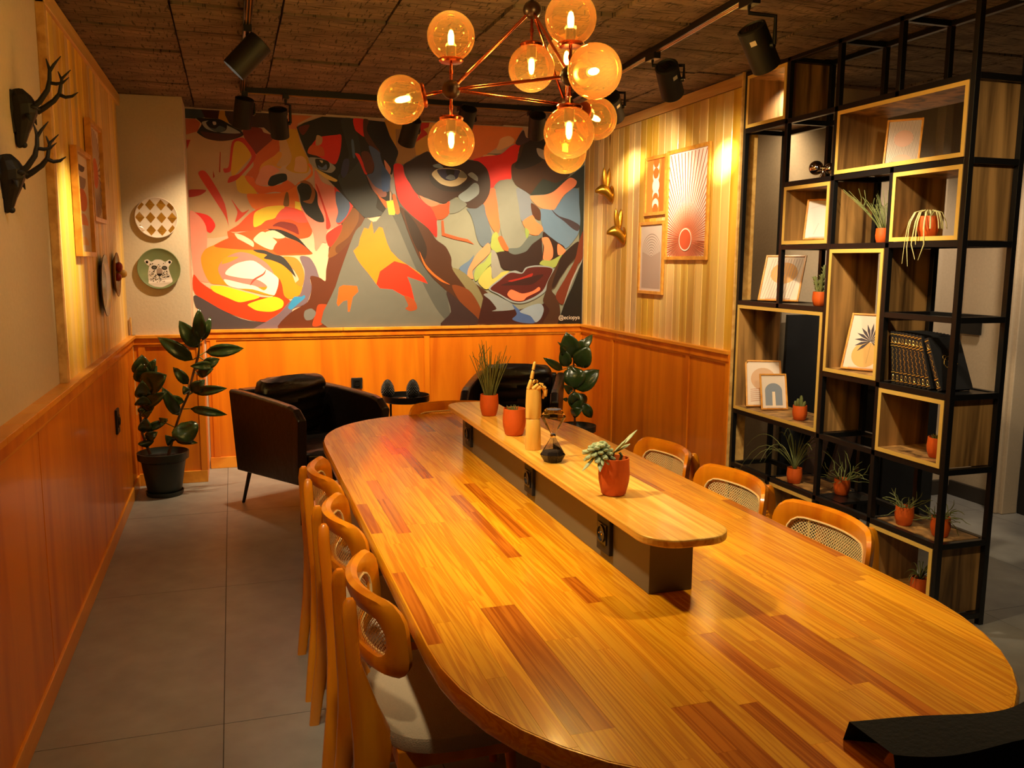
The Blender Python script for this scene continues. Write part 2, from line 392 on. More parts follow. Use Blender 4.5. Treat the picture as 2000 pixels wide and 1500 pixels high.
MB().tube([(XL+.012, YC-.012, 1.04+.12), (XL+.016, YC-.02, .9), (XL+.02, YC-.025, .5)], .006, 6).build('corner_wire', 'trimw', wl)
# back wall
wb = struct('wall_back', MB().box(XL, XR+.1, YB, YB+.1, 0, ZC+.02), 'plaster')
MB().box(XL-.02, XCOL-.075, YC, YB+.02, 0, ZC-.0).build('plaster_pier', 'plaster', wb)
wainscot(wb, 'X', YB, -1, XCOL, XR, (1.446,), (XCOL+.05, 1.446, XR-.05), .9)
wainscot(wb, 'X', YC, -1, XL+.01, XCOL-.01, (), (XL+.07, XCOL-.03), .9)
MB().box(XCOL-.075, XCOL-.01, YC, YB, 0, ZR).build('pier_side', 'wains', wb, bevel=.003)
# right wall
YE = 4.40
wr = struct('wall_right', MB().box(XR+.008, XR+.10, YE, YB+.1, 0, ZC+.02), 'greyplaster')
wainscot(wr, 'Y', XR, -1, YE, YB, (4.875, 6.04), (4.895, 6.06, YE+.02), 1.15)
for k in range(26):
    y = YE+.046+.0912*k
    if y < YB-.02: piece('slat', sr, (XR+random.uniform(-.0012, .0012), y, 0), wr)
MB().box(XR-.012, XR+.01, YE-.006, YB, 2.535, 2.60).build('top_trim', 'trimw', wr, bevel=.003)
MB().box(XR-.014, XR+.10, YE-.012, YE, 0, ZC).build('end_trim', 'trimw', wr, bevel=.002)
# passage behind the shelf
w3 = struct('wall_passage', MB().box(XR+.1, 3.32, 4.98, 5.08, 0, ZC+.02).box(3.22, 4.62, 4.57, 4.98, 0, ZC+.02), 'greyplaster')
w4 = struct('wall_east', MB().box(4.62, 4.72, 4.18, 4.67, 0, ZC+.02), 'greyplaster')
MB().box(3.24, 4.60, 4.545, 4.575, 0, .1).build('baseboard', 'screen', w3, bevel=.003)
MB().box(4.60, 4.625, 4.18, 4.545, 0, .1).build('baseboard', 'screen', w4, bevel=.003)
MB().box(4.30, 4.36, 4.50, 4.575, 0, ZC).build('wall_pier', 'greyplaster', w3)
tr = struct('trim_1', MB().box(4.54, 4.66, 4.05, 4.18, 0, 2.3), 'greyplaster', bevel=.006)
MB().box(4.515, 4.545, 4.075, 4.15, 0, 2.3).build('moulding', 'greyplaster', tr, bevel=.008)
MB().box(4.50, 4.52, 4.095, 4.13, 0, 2.3).build('moulding', 'greyplaster', tr, bevel=.006)
dr = struct('door_1', MB().box(4.66, 4.70, 3.1, 4.05, 0, 2.3), 'matt', bevel=.003)
MB().box(4.645, 4.66, 3.25, 3.9, .15, 1.0).build('door_panel', 'matt', dr, bevel=.004)
MB().box(4.645, 4.66, 3.25, 3.9, 1.15, 2.1).build('door_panel', 'matt', dr, bevel=.004)
struct('wall_east_upper', MB().box(4.66, 4.76, Y0, 4.18, 2.3, ZC+.02), 'greyplaster')
struct('wall_east_near', MB().box(4.66, 4.76, Y0, 3.1, 0, 2.3), 'screen')

# ------------------------------------------------------------------ mural (paint on the back wall; wall units from the photo by tape measure)
MURAL = """
P 205 172 145:356 200 1146 246 1142 630 383 643 372 430!
P 128 130 116:770 300 1144 300 1141 630 780 636 760 450!
A 196 158 118:30 250 600 300 760 900 560 1320 100 1340 60 800
A 52 66 80:36 128 215 132 245 240 150 250 38 245!
A 62 12 16:205 132 385 140 372 252 245 244!
A 196 142 34:380 140 432 145 440 220 472 282 455 296 368 246!
A 58 38 42:430 145 860 170 872 330 882 408 800 335 640 335 570 372 470 290 435 220!
A 190 92 54:33 250 150 250 200 290 175 370 48 400!
A 16 13 13:160 242 260 248 380 255 470 300 560 350 612 402 500 450 380 462 260 440 180 392 172 370 212 300
A 165 166 160:215 282 330 268 450 312 582 386 440 388 330 372 250 342
A 12 14 16:255 285 300 262 400 262 450 310 440 360 380 382 320 360 270 320
A 78 92 104:285 335 340 345 380 318 440 345 400 378 330 368
A 205 196 186:315 280 345 280 350 305 325 310
A 74 24 12:200 372 300 384 440 396 600 391 500 447 380 459 260 437
A 130 40 12:600 370 640 330 770 340 800 380 885 405 915 422 860 482 800 522 735 592 640 480
A 208 90 18:910 420 945 420 948 560 900 600 740 800 720 845 690 800 628 790 700 700 700 640 735 580 860 470
A 220 150 40:945 560 900 600 780 680 760 760 860 690 960 720 985 600
A 208 164 112:945 410 1010 420 1032 500 1060 600 1050 660 980 702 920 692 970 600 950 520
A 206 156 24:1010 350 1110 350 1142 470 1212 620 1232 690 1210 762 1090 762 1008 720 1052 660 1062 600 1030 500 1008 430
A 206 118 74:1018 175 1260 225 1120 300 1110 352 1018 345!
A 218 168 28:500 480 590 470 645 530 682 600 600 700 508 795 485 690
A 222 176 30:540 800 620 790 680 850 732 930 722 962 600 957 548 920
A 200 44 16:600 430 650 480 722 580 705 650 612 760 540 830 460 857 478 800 560 772 640 690 684 600 600 480 522 480 492 700 482 750 430 762 418 722 468 700 500 470
A 228 145 116:740 800 780 712 860 690 950 740 900 780 860 870 780 882 722 860
A 228 100 18:620 790 700 810 730 872 822 892 872 885 962 870 1012 830 1092 880 1082 932 1000 952 900 942 760 962 700 902 648 850
A 238 118 18:730 960 1010 940 1240 770 1212 680 1250 690 1262 780 1200 832 1130 852 1110 902 1152 1082 1172 1122 990 1077 720 1112 638 970
A 10 8 8:840 850 870 795 950 770 1010 775 1017 832 950 862 890 887 845 882
A 132 84 14:1008 950 1032 960 1037 1072 984 1067
A 240 204 56:1094 1030 1140 1040 1167 1117 1094 1117!
A 224 170 122:1100 620 1160 605 1202 650 1202 752 1090 747 1094 680
A 206 50 18:180 772 242 745 332 870 432 1060 467 1272 438 1180 298 960
A 180 36 18:83 925 252 925 200 972 88 992
A 230 28 18:98 1140 180 1140 262 1160 312 1200 342 1267 290 1332 208 1267 104 1252
A 208 54 22:490 1010 560 1102 600 1137 662 1110 580 1192 528 1227 550 1130
A 182 34 18:48 450 107 450 60 542!
A 170 40 20:385 560 392 570 388 760 376 755!
A 170 40 20:320 740 337 800 320 812!
C 230 140 120:90 330 180 340 255 450 262 640 232 760 302 962 188 962 138 900
C 240 74 16:470 492 560 430 700 300 900 250 1160 300 1252 470 1232 542 1130 562 1050 520 850 472 620 492
C 242 200 34:700 382 720 310 830 260 985 250 980 290 900 370 820 392 770 432 708 452
C 240 80 66:928 332 1000 272 1160 310 1222 400 1130 412 1050 382 918 382
C 120 22 12:880 442 960 400 1100 430 1132 522 1080 502 950 452
C 240 84 18:458 490 520 510 600 500 700 482 820 475 900 500 990 545 1100 580 1180 640 1260 705 1100 718 920 718 830 690 700 667 560 652 470 560
C 24 18 14:838 470 960 478 1060 518 1132 562 1202 640 1262 706 1140 602 1050 562 980 532 880 492
C 218 200 170:522 515 600 530 697 590 697 642 600 612
C 218 200 170:700 572 770 500 820 508 922 590 912 642 870 667 780 632
C 218 200 170:818 500 900 484 1002 545 930 562 830 532
C 244 62 10:920 602 1000 560 1150 610 1242 702 1100 702 950 712 888 672
C 228 134 18:330 622 480 560 700 662 900 752 1050 870 1100 982 1162 1012 1152 1082 1050 1132 940 1102 800 1092 440 1002 298 982 228 862 206 742 248 662
C 224 76 12:458 560 500 538 700 642 702 668 480 657 328 632
C 232 120 112:368 862 400 780 480 718 580 688 700 715 822 790 890 885 900 1000 700 1020 450 980
C 228 220 204:440 982 430 945 600 985 720 1010 800 1050 830 1010 740 950 600 935 440 900 470 842 560 790 700 770 822 850 882 890 937 940 932 1022 895 1097 700 1042 560 1032 480 1012
C 230 140 30:400 802 430 740 562 735 480 782 410 802
C 190 70 60:820 852 802 902 720 952 668 1007 700 945 790 892
C 244 56 12:135 902 200 970 300 1040 480 1130 640 1150 700 1112 880 1112 930 1022 945 940 972 1000 992 1100 1052 1162 960 1272 880 1332 780 1347 600 1312 400 1232 150 1082
C 247 200 28:298 1010 420 1010 600 1060 762 1112 640 1152 560 1162 460 1122 328 1062
C 250 196 28:648 1182 760 1140 900 1110 982 1150 972 1212 870 1252 740 1242 678 1212
C 68 58 62:150 1095 400 1232 600 1322 800 1352 920 1332 1002 1250 1042 1262 952 1402 900 1420 285 1432 200 1252 155 1202
C 108 90 104:1140 732 1230 740 1290 830 1330 942 1382 962 1240 932 1252 1032 1202 1172 1080 1222 1060 1272 1000 1342 920 1417 700 1422 830 1342 950 1262 1050 1150 1140 1092 1182 952 1182 852
C 190 122 42:980 732 1090 740 1152 800 1182 902 1162 1012 1100 982 1132 942 1080 852 1010 792
C 46 43 44:700 667 800 670 900 710 980 735 1052 820 1102 922 1080 902 980 812 880 767 800 747 830 712 740 692
C 48 132 188:1028 1212 1060 1150 1090 1110 1150 1112 1182 1095 1187 1122 1120 1182 1060 1232
C 88 38 14:1640 260 1752 360 1752 462 1722 602 1642 692 1562 800 1522 960 1492 1172 1402 1420 938 1420 1050 1262 1212 1162 1252 1032 1240 917 1330 932 1382 962 1390 852 1412 742 1422 622 1532 470 1532 400 1602 330
C 118 70 24:1430 642 1532 480 1552 382 1642 270 1735 360 1700 480 1642 562 1502 700 1412 742
C 92 48 16:1480 640 1600 545 1690 400 1700 300 1742 365 1700 480 1640 562 1502 700
C 172 60 16:1320 1182 1452 1202 1432 1302 1330 1382 1258 1382 1290 1262
C 106 106 106:1190 1242 1250 1222 1292 1262 1260 1322 1200 1332 1178 1292
A 230 130 112:1280 740 1352 850 1450 890 1492 930 1502 1100 1522 1242 1400 1312 1392 1422 1352 1422 1290 1500 1270 1342 1182 1152 1150 1080 1280 1060
A 22 15 11:1115 902 1150 860 1200 838 1252 880 1302 950 1312 1062 1362 1172 1367 1227 1300 1222 1200 1152 1150 1062 1140 982
A 156 88 30:1140 852 1190 833 1252 870 1287 960 1252 1052 1168 1032 1230 1012 1252 932 1220 872
A 204 46 30:1290 880 1312 900 1382 1100 1432 1262 1390 1292 1380 1152
A 226 46 30:1470 890 1562 960 1640 1062 1602 1152 1520 1250 1480 1220 1500 1130 1480 1020
A 82 102 136:1482 940 1542 960 1602 1030 1612 1092 1580 1172 1520 1232 1480 1222 1502 1132 1480 1032
A 224 40 22:1400 1332 1532 1250 1522 1332 1432 1462 1390 1402
A 22 14 14:1108 330 1180 290 1350 232 1600 245 1984 285 1990 1160 1750 1190 1640 1072 1480 902 1300 722 1210 602 1150 452!
A 222 28 16:1250 500 1300 440 1350 420 1480 405 1532 410 1522 562 1475 682 1380 642 1300 602 1213 575
A 208 86 28:1250 500 1352 520 1372 602 1300 602 1213 572
A 192 152 112:1290 500 1300 408 1352 430 1342 492
A 100 20 10:1130 332 1232 310 1180 402 1150 392
A 158 158 154:1225 620 1300 620 1380 640 1477 710 1440 762 1370 752 1280 712 1240 672
A 12 12 16:1290 630 1400 650 1422 700 1390 742 1320 727 1295 692
A 86 106 148:1310 690 1350 712 1390 680 1392 732 1325 727
A 205 186 156:1325 645 1357 650 1350 672
A 228 190 96:1280 720 1400 780 1492 830 1470 847 1380 812
A 52 56 60:1500 800 1600 720 1700 640 1752 760 1802 902 1872 990 1862 1092 1932 1152 1760 1185 1640 1062 1560 962
A 36 38 44:1528 260 1640 260 1702 470 1702 640 1560 802 1518 780 1602 602 1560 422
A 56 56 98:1555 640 1607 640 1592 760 1550 812 1528 760
A 76 100 136:1625 460 1647 460 1662 612 1640 612
A 228 36 18:1660 580 1702 590 1742 680 1777 770 1752 770 1700 652
A 230 30 12:1645 250 1740 255 1752 300 1762 380 1745 422 1700 392 1660 352
A 80 34 18:1740 255 1792 270 1772 360 1852 500 1952 640 1850 562 1750 432
A 94 38 20:1720 570 1790 568 1842 680 1822 762 1770 762 1738 672
A 76 96 142:1790 510 1872 550 1952 640 1990 760 1990 922 1940 942 1850 892 1768 790 1830 762 1842 682
A 156 100 94:1768 780 1850 892 1952 940 1952 987 1890 987 1828 922
A 196 96 38:1838 910 1900 990 1990 1060 1990 1142 1900 1022
P 98 98 92:715 425 735 432 780 380 830 420 880 590 905 641 640 644 655 560 690 460 705 440
P 74 76 74:760 400 790 385 826 430 868 560 880 630 850 600 810 520 780 450
P 246 122 14:703 465 711 445 720 447 726 431 730 457 740 443 747 445 756 475 763 490 777 505 795 517 818 532 828 542 835 554 818 548 795 540 802 557 809 586 787 577 766 565 742 563 735 555 720 535 705 517 697 505 690 490 700 480!
P 240 40 8:735 555 742 530 770 510 795 517 828 542 835 554 818 548 795 540 802 557 809 586 787 577 766 565 742 563!
C 228 90 22:1510 1020 1550 1000 1680 1010 1692 1062 1640 1112 1610 1252 1594 1252 1590 1142 1550 1152 1500 1202 1488 1172!
D 150 66 26:190 1100 282 1140 312 1222 250 1247 200 1222 228 1192
B 212 156 56:0 262 440 276 452 572 300 602 200 652 130 602 60 430!
B 238 128 62:430 280 860 305 1312 336 1240 472 1282 482 1100 502 950 602 830 642 450 602 440 400!
B 228 168 84:430 300 700 330 800 420 640 520 450 560
B 238 180 126:1080 490 1100 440 1180 415 1232 450 1210 492 1110 542 1060 542
B 238 180 126:940 595 1010 590 1072 605 980 632 938 617
B 196 32 16:340 290 430 290 420 332 370 352 400 380 412 402 360 432 300 472 318 430 350 382 328 330!
B 178 134 74:108 350 272 350 302 602 200 682 118 682!
B 24 14 14:-20 280 62 430 132 560 112 640 92 692 70 782 0 700 -40 560
B 228 145 114:0 640 62 720 50 782 20 740
B 64 96 156:-20 700 52 780 62 850 20 932 -20 920
B 156 150 150:60 830 90 800 105 900 108 980 60 930
B 196 96 38:75 980 105 970 150 1130 110 1150 95 1060
B 240 204 60:20 1030 85 1020 105 1140 98 1162 45 1158!
B 242 24 8:90 690 172 690 202 800 312 960 332 1002 422 1060 522 1112 592 1140 502 1202 502 1302 492 1372 400 1272 260 1162 150 1042 108 902
B 242 68 18:430 1060 530 1060 592 1050 600 1018 627 1060 617 1142 560 1197 500 1202 468 1132
B 238 116 84:318 940 380 1000 522 1052 440 1082 350 1012
B 242 26 10:838 640 950 608 1100 588 1200 510 1302 478 1270 562 1252 652 1202 722 1197 822 1100 832 1050 872 1030 912 1003 902 980 752 920 682
B 238 112 66:1000 915 1052 920 1092 1062 1092 1292 1060 1337 1000 1252 938 1052
B 52 24 14:180 700 260 640 400 562 460 580 800 640 900 660 972 730 1003 850 992 962 940 1052 870 1102 780 1082 700 992 640 1012 560 1052 420 1002 308 962 238 852
B 30 13 10:430 780 500 850 650 902 832 832 760 932 560 932 448 862
B 206 188 148:450 780 500 728 600 718 720 738 782 790 770 832 700 882 620 892 528 862
B 44 42 78:508 730 712 738 692 812 640 837 580 832 528 792
B 12 10 10:585 735 662 738 652 792 600 792
B 118 128 138:580 812 620 780 660 790 672 822 630 832
B 124 124 110:730 742 782 790 770 812 700 802
B 156 166 170:790 780 830 758 882 800 882 842 840 822
B 136 150 156:700 982 780 920 850 858 892 880 892 962 800 1032 740 1032
B 136 156 166:460 690 520 678 562 720 480 712
B 112 118 112:630 1022 700 1010 782 1062 700 1132 618 1142
B 88 102 116:780 1100 870 1100 940 1058 962 1152 1002 1282 1022 1382 990 1432 930 1462 880 1392 850 1262 818 1162
D 186 76 34:540 392 560 388 572 510 700 548 790 568 852 617 780 592 660 567 545 532!
B 128 132 124:1050 902 1100 840 1180 823 1232 860 1252 950 1282 1100 1302 1302 1352 1352 1332 1432 1270 1472 1190 1482 1140 1422 1100 1302 1070 1052
B 116 126 142:1250 903 1372 970 1392 1062 1402 1172 1300 1222 1270 1062
B 66 36 14:1288 500 1400 440 1520 450 1560 602 1680 702 1752 790 1600 872 1500 932 1400 972 1330 932 1240 872 1208 802 1203 692 1260 642
B 30 18 12:1330 480 1450 440 1540 520 1500 640 1400 700 1290 730 1230 700 1290 600
B 36 46 42:1378 972 1460 860 1500 820 1620 862 1750 802 1910 690 1905 1500 1842 1500 1842 902 1750 922 1550 962!
B 176 166 156:1440 530 1520 560 1532 642 1460 602
B 72 46 56:1240 480 1312 360 1342 430 1402 440 1290 502
B 238 136 96:1378 985 1500 975 1600 940 1700 850 1760 808 1817 840 1800 892 1700 972 1640 1062 1600 1112 1500 1102 1430 1062
B 238 126 80:1308 1222 1400 1163 1432 1220 1492 1270 1497 1312 1450 1352 1380 1342 1338 1292
B 94 122 154:1650 1050 1720 960 1790 908 1837 930 1842 1052 1852 1202 1842 1302 1820 1362 1740 1462 1700 1472 1600 1422 1520 1332 1490 1252 1475 1108 1600 1112
B 60 50 62:1580 1108 1650 1170 1760 1208 1845 1260 1830 1312 1780 1292 1700 1222 1620 1162
B 74 38 18:1388 1048 1470 1110 1477 1202 1440 1202 1398 1152
B 134 156 80:1333 1280 1372 1320 1350 1382 1335 1352
D 144 158 76:1008 602 1020 530 1060 498 1092 560 1112 650 1132 682 1060 692 1010 652
D 230 94 46:1073 560 1110 538 1152 610 1182 677 1120 662
D 40 19 15:1148 680 1250 700 1350 650 1400 590 1480 538 1492 640 1492 760 1460 812 1340 832 1302 882 1240 862 1130 852 1080 782 1058 700
D 90 100 100:1178 655 1280 642 1370 540 1440 540 1497 488 1492 542 1400 612 1340 682 1240 712 1180 692
D 36 16 12:1500 500 1560 540 1642 600 1702 640 1700 720 1600 772 1500 770 1500 640
D 236 126 84:1488 560 1550 553 1592 650 1592 732 1560 767 1500 757 1510 642
D 236 126 84:1640 610 1712 670 1690 712 1640 712
D 144 158 80:1468 802 1500 765 1580 765 1692 708 1650 792 1600 837 1540 827
D 236 134 94:930 650 980 603 1002 640 992 702 880 812 830 872 842 942 790 922 783 872 830 782 880 702
D 144 160 84:848 902 880 820 950 778 1010 688 1017 782 960 852 890 942 860 962
D 178 168 84:888 952 1002 820 1020 942 1100 882 1182 870 1080 952 980 1037 930 1022
D 134 134 130:1013 680 1060 700 1102 842 1102 882 1020 932
D 88 110 142:708 842 800 770 850 718 790 862 780 922
D 134 144 150:985 1035 1080 948 1180 878 1240 863 1300 883 1340 833 1450 813 1602 843 1562 962 1520 1062 1420 1132 1310 1172 1200 1162 1080 1092
D 74 13 9:1002 1035 1090 957 1190 884 1300 893 1350 843 1450 828 1588 848 1543 962 1498 1052 1408 1115 1300 1158 1210 1148 1090 1083
D 150 28 16:1168 962 1300 928 1402 888 1380 932 1280 972
D 46 8 8:1100 1002 1250 958 1502 898 1400 992 1250 1002
D 234 114 76:1163 1092 1200 1043 1300 1080 1400 1058 1460 1018 1467 1052 1350 1112 1310 1147 1220 1142
D 64 31 11:150 258 300 380 420 468 490 570 580 638 632 740 642 832 740 898 850 978 960 1058 1020 1128 1062 1232 1250 1242 1250 1342 900 1367 760 1202 600 1062 450 922 340 762 250 562 188 392
D 34 16 8:190 300 300 420 400 640 380 760 300 640 240 500
D 114 108 78:640 840 750 880 870 998 942 1152 930 1262 860 1152 750 1002
D 180 90 28:333 680 390 800 470 890 560 958 622 997 530 962 420 872 368 792
D 108 50 14:640 1000 800 1048 902 1200 932 1332 850 1302 718 1162
D 48 30 32:588 1058 760 1200 905 1367 535 1382 632 1252
D 52 15 11:940 1098 1060 1148 1250 1238 1500 1178 1560 1118 1602 1202 1600 1367 880 1370!
D 126 134 140:938 1090 1000 1078 1100 1118 1210 1178 1222 1232 1020 1247 1060 1222 1000 1142
D 64 90 148:1208 1180 1280 1238 1330 1270 1440 1330 1400 1362 1280 1352 1208 1322 1252 1272
D 136 152 172:1278 1250 1400 1188 1480 1178 1507 1230 1480 1312 1430 1352 1380 1292
D 64 35 20:1548 960 1620 830 1680 718 1830 588 1842 702 1700 862 1620 1012 1580 1052 1640 1132 1662 1252 1640 1362 1500 1362 1560 1242 1500 1152 1528 1052
D 34 12 10:1680 718 1830 588 1842 692 1750 802 1600 1022 1588 982 1640 832
D 104 40 18:1840 588 1890 478 1900 740 1830 802 1780 952 1690 1182 1618 1102 1700 952 1800 762
D 10 6 7:1900 730 1905 1368 1635 1368 1700 1182 1780 1002 1860 800!
D 148 148 146:1872 752 1882 745 1782 962 1690 1202 1768 952
"""
OFF = dict(A=(350, 180, 4.839), B=(750, 180, 4.839), C=(350, 350, 4.839), D=(750, 350, 4.839), P=(0, 0, 1))
def wallpt(x, y):
    p = at(x, y, 'Y', YB); return (min(max(p.x, XCOL-.073), XR-.012), min(max(p.z, ZR+.001), ZC-.012))
polys = []
for ln in MURAL.strip().splitlines():
    h, d = ln.split(':'); k, r, g, b = h.split(); sharp = d.endswith('!'); n = list(map(float, d.rstrip('!').split()))
    ox, oy, s = OFF[k]; pts = [(ox+n[i]/s, oy+n[i+1]/s) for i in range(0, len(n), 2)]
    if not sharp: pts = smoothpoly(pts)
    polys.append(((int(r), int(g), int(b)), [wallpt(*p) for p in pts], False))
painted('mural', 'paint', wb, lambda u, v, i: (u, YB-.0006-.00005*i, v), polys)
def text_mesh(name, body, size, mt, parent, mtx, ext=.0004):
    c = bpy.data.curves.new(name, 'FONT'); c.body = body; c.size = size; c.extrude = ext; c.align_x = 'CENTER'; c.align_y = 'CENTER'
    t = bpy.data.objects.new(name, c); me = bpy.data.meshes.new_from_object(t); bpy.data.objects.remove(t)
    me.transform(mtx); me.materials.clear(); me.materials.append(MT[mt])
    if parent is not None: me.transform(Matrix.Translation(-parent.location))
    o = bpy.data.objects.new(name, me); COL.objects.link(o); o.parent = parent; return o
sp = at(1110.5, 620, 'Y', YB)
text_mesh('mural_signature', '@eciopya', .047, 'paper', wb, Matrix.Translation((sp.x, YB-.013, sp.z)) @ Matrix.Rotation(math.pi/2, 4, 'X'))
# ================================================================== TABLE
TX, TY0, TY1, TZ = .978, 1.03, 4.425, .75
def outline(off=0, n=22):
    pts = []; hw = .622-off; el = .66-off*.6
    for k in range(n+1):
        a = math.pi*k/n; c, s = math.cos(a), math.sin(a)
        pts.append((TX+hw*math.copysign(abs(c)**.87, c), TY1-off-el+el*s**.92))
    for k in range(n+1):
        a = math.pi+math.pi*k/n; c, s = math.cos(a), math.sin(a)
        pts.append((TX+hw*math.copysign(abs(c)**.87, c), TY0+off+el-el*abs(s)**.92))
    return pts
OUT = outline()
def clip(poly, x0, x1, y0, y1):
    for ax, v, sg in ((0, x0, 1), (0, x1, -1), (1, y0, 1), (1, y1, -1)):
        o = []
        for i, p in enumerate(poly):
            q = poly[(i+1) % len(poly)]; a = (p[ax]-v)*sg; b = (q[ax]-v)*sg
            if a >= 0: o.append(p)
            if a*b < 0: t = a/(a-b); o.append((p[0]+(q[0]-p[0])*t, p[1]+(q[1]-p[1])*t))
        poly = o
        if len(poly) < 3: return None
    return poly
tb = thing('meeting_table', 'long oval-ended pine stave table with lacquered honey top, filling the foreground', 'table', (TX, 2.7, 0))
MB().prism(outline(.012), TZ-.045, TZ-.012).build('tabletop_core', 'parq', tb)
bm_ = MB(); o1, o2, o3, o4 = OUT, outline(.006), outline(.002), outline(.0)
bm_.loft([[(x, y, TZ-.046) for x, y in outline(.014)], [(x, y, TZ-.045) for x, y in outline(.004)], [(x, y, TZ-.036) for x, y in OUT], [(x, y, TZ-.010) for x, y in OUT], [(x, y, TZ-.001) for x, y in outline(.005)], [(x, y, TZ-.0007) for x, y in outline(.009)]], caps=False)
bm_.build('table_edge', 'parq', tb, smooth=True)
SW = .0415; rs = random.Random(3); DARK = [(.535, .581, 1.277, 1.845), (.751, .797, .75, 1.308), (.439, .474, 2.45, 3.097), (.375, .412, 2.47, 2.794), (.695, .738, 2.156, 2.813), (.757, .800, 2.31, 2.955), (.778, .799, 1.8, 1.972), (.366, .402, 1.69, 2.13), (1.2, 1.24, 3.2, 3.6), (.62, .66, 3.5, 3.9), (1.03, 1.07, 4.0, 4.3)]
inner = outline(.0085); x = TX-.622; col = 0
while x < TX+.622:
    xc = x+SW/2; y = TY0-rs.random()*.4; dk = [d for d in DARK if d[0]-.004 <= xc <= d[1]+.004]
    segs = []
    cuts = sorted(v for d in dk for v in d[2:4])
    while y < TY1:
        l = rs.uniform(.34, .68); e = y+l
        for c in cuts:
            if y+.01 < c < e+.12: e = c; break
        segs.append((y, e)); y = e
    for a, b in segs:
        isd = any(a >= d[2]-.01 and b <= d[3]+.01 for d in dk) or (rs.random() < .05 and not dk)
        p = clip(inner, x+.0002, x+SW-.0002, a+.0002, b-.0002)
        if not p: continue
        z = TZ-(.0 if not isd else .0001)
        m = MB().prism(p, TZ-.012, z)
        o = m.build('stave', 'parqd' if isd else 'parq', tb)
    x += SW; col += 1
MB().box(TX-.30, TX+.30, 1.75, 1.80, 0, TZ-.046).build('pedestal', 'olive', tb, bevel=.003)
MB().box(TX-.30, TX+.30, 3.60, 3.65, 0, TZ-.046).build('pedestal', 'olive', tb, bevel=.003)
MB().box(TX-.05, TX+.05, 1.80, 3.60, .38, .60).build('stretcher', 'olive', tb, bevel=.003)
# raised shelf with power box along the middle of the table
bxr = thing('power_shelf', 'narrow raised pine shelf on an olive box with sockets, along the table middle', 'shelf', (.996, 2.7, TZ))
MB().box(.937, 1.055, 1.808, 3.60, TZ, .902).build('box_body', 'olive', bxr, bevel=.0015)
def stad(x0, x1, y0, y1, r, n=10):
    p = []
    for cx, cy, a in ((x1-r, y1-r, 0), (x0+r, y1-r, 90), (x0+r, y0+r, 180), (x1-r, y0+r, 270)):
        p += [(cx+r*math.cos(math.radians(a+90*k/n)), cy+r*math.sin(math.radians(a+90*k/n))) for k in range(n+1)]
    return p
MB().prism(stad(.883, 1.112, 1.69, 3.72, .085), .902, .922).build('shelf_board', 'shelfw', bxr, bevel=.004)
def socket(x, y, z, ang, par, w=.082, hh=.105):
    """ang: direction the plate faces in the XY plane"""
    s = bpy.data.objects.new('socket', None)
    R = Matrix.Translation((x, y, z)) @ Matrix.Rotation(ang, 4, 'Z')
    off = par.location if par else Vector()
    a = MB().box(0, .012, -w/2, w/2, -hh/2, hh/2).xf(R).build('socket_plate', 'matt', par, bevel=.002)
    loc = Matrix.Translation(-off)
    for nm, mb in (('socket_face', MB().box(.012, .016, -w*.33, w*.33, -w*.33, w*.33)),
                   ('socket_ring', MB().loft([[(.016+dx, r*math.cos(t*math.pi/12), r*math.sin(t*math.pi/12)) for t in range(24)] for dx, r in ((0, .024), (.004, .024), (.004, .020), (-.006, .019))], caps=False)),
                   ('socket_pin', MB().tube([(.011, -.009, 0), (.02, -.009, 0)], .0022, 6).tube([(.011, .009, 0), (.02, .009, 0)], .0022, 6))):
        o = mb.xf(loc @ R).build(nm, 'black' if nm != 'socket_pin' else 'chrome', a, world=False)
    return a
for y in (3.47, 2.68, 2.06): socket(.937, y, .828, math.pi, bxr)

# ================================================================== CHAIRS
def surf(sy, z, off=0):
    """curved backrest: concave towards the sitter"""
    t = sy/.225; return Vector((-.262+.082*t*t-(z-.7)*.10+off, sy, z))
def rrect(hy, z0, z1, r, n=8):
    p = []
    for cy, cz, a in ((hy-r, z1-r, 0), (-hy+r, z1-r, 90), (-hy+r, z0+r, 180), (hy-r, z0+r, 270)):
        p += [(cy+r*math.cos(math.radians(a+90*k/n)), cz+r*math.sin(math.radians(a+90*k/n))) for k in range(n+1)]
    q = []                       # extra points on the long sides so the bend stays smooth
    for i, a in enumerate(p):
        b = p[(i+1) % len(p)]; L = math.hypot(b[0]-a[0], b[1]-a[1]); m = 8 if L > .12 else (3 if L > .03 else 1)
        q += [(a[0]+(b[0]-a[0])*k/m, a[1]+(b[1]-a[1])*k/m) for k in range(m)]
    return q
def match(a, n):
    L = [0]
    for i in range(len(a)): L.append(L[-1]+math.hypot(a[(i+1) % len(a)][0]-a[i][0], a[(i+1) % len(a)][1]-a[i][1]))
    out = []
    for k in range(n):
        s = L[-1]*k/n; i = max(j for j in range(len(a)) if L[j] <= s); t = (s-L[i])/max(1e-9, L[i+1]-L[i]); b = a[(i+1) % len(a)]
        out.append((a[i][0]+(b[0]-a[i][0])*t, a[i][1]+(b[1]-a[i][1])*t))
    return out
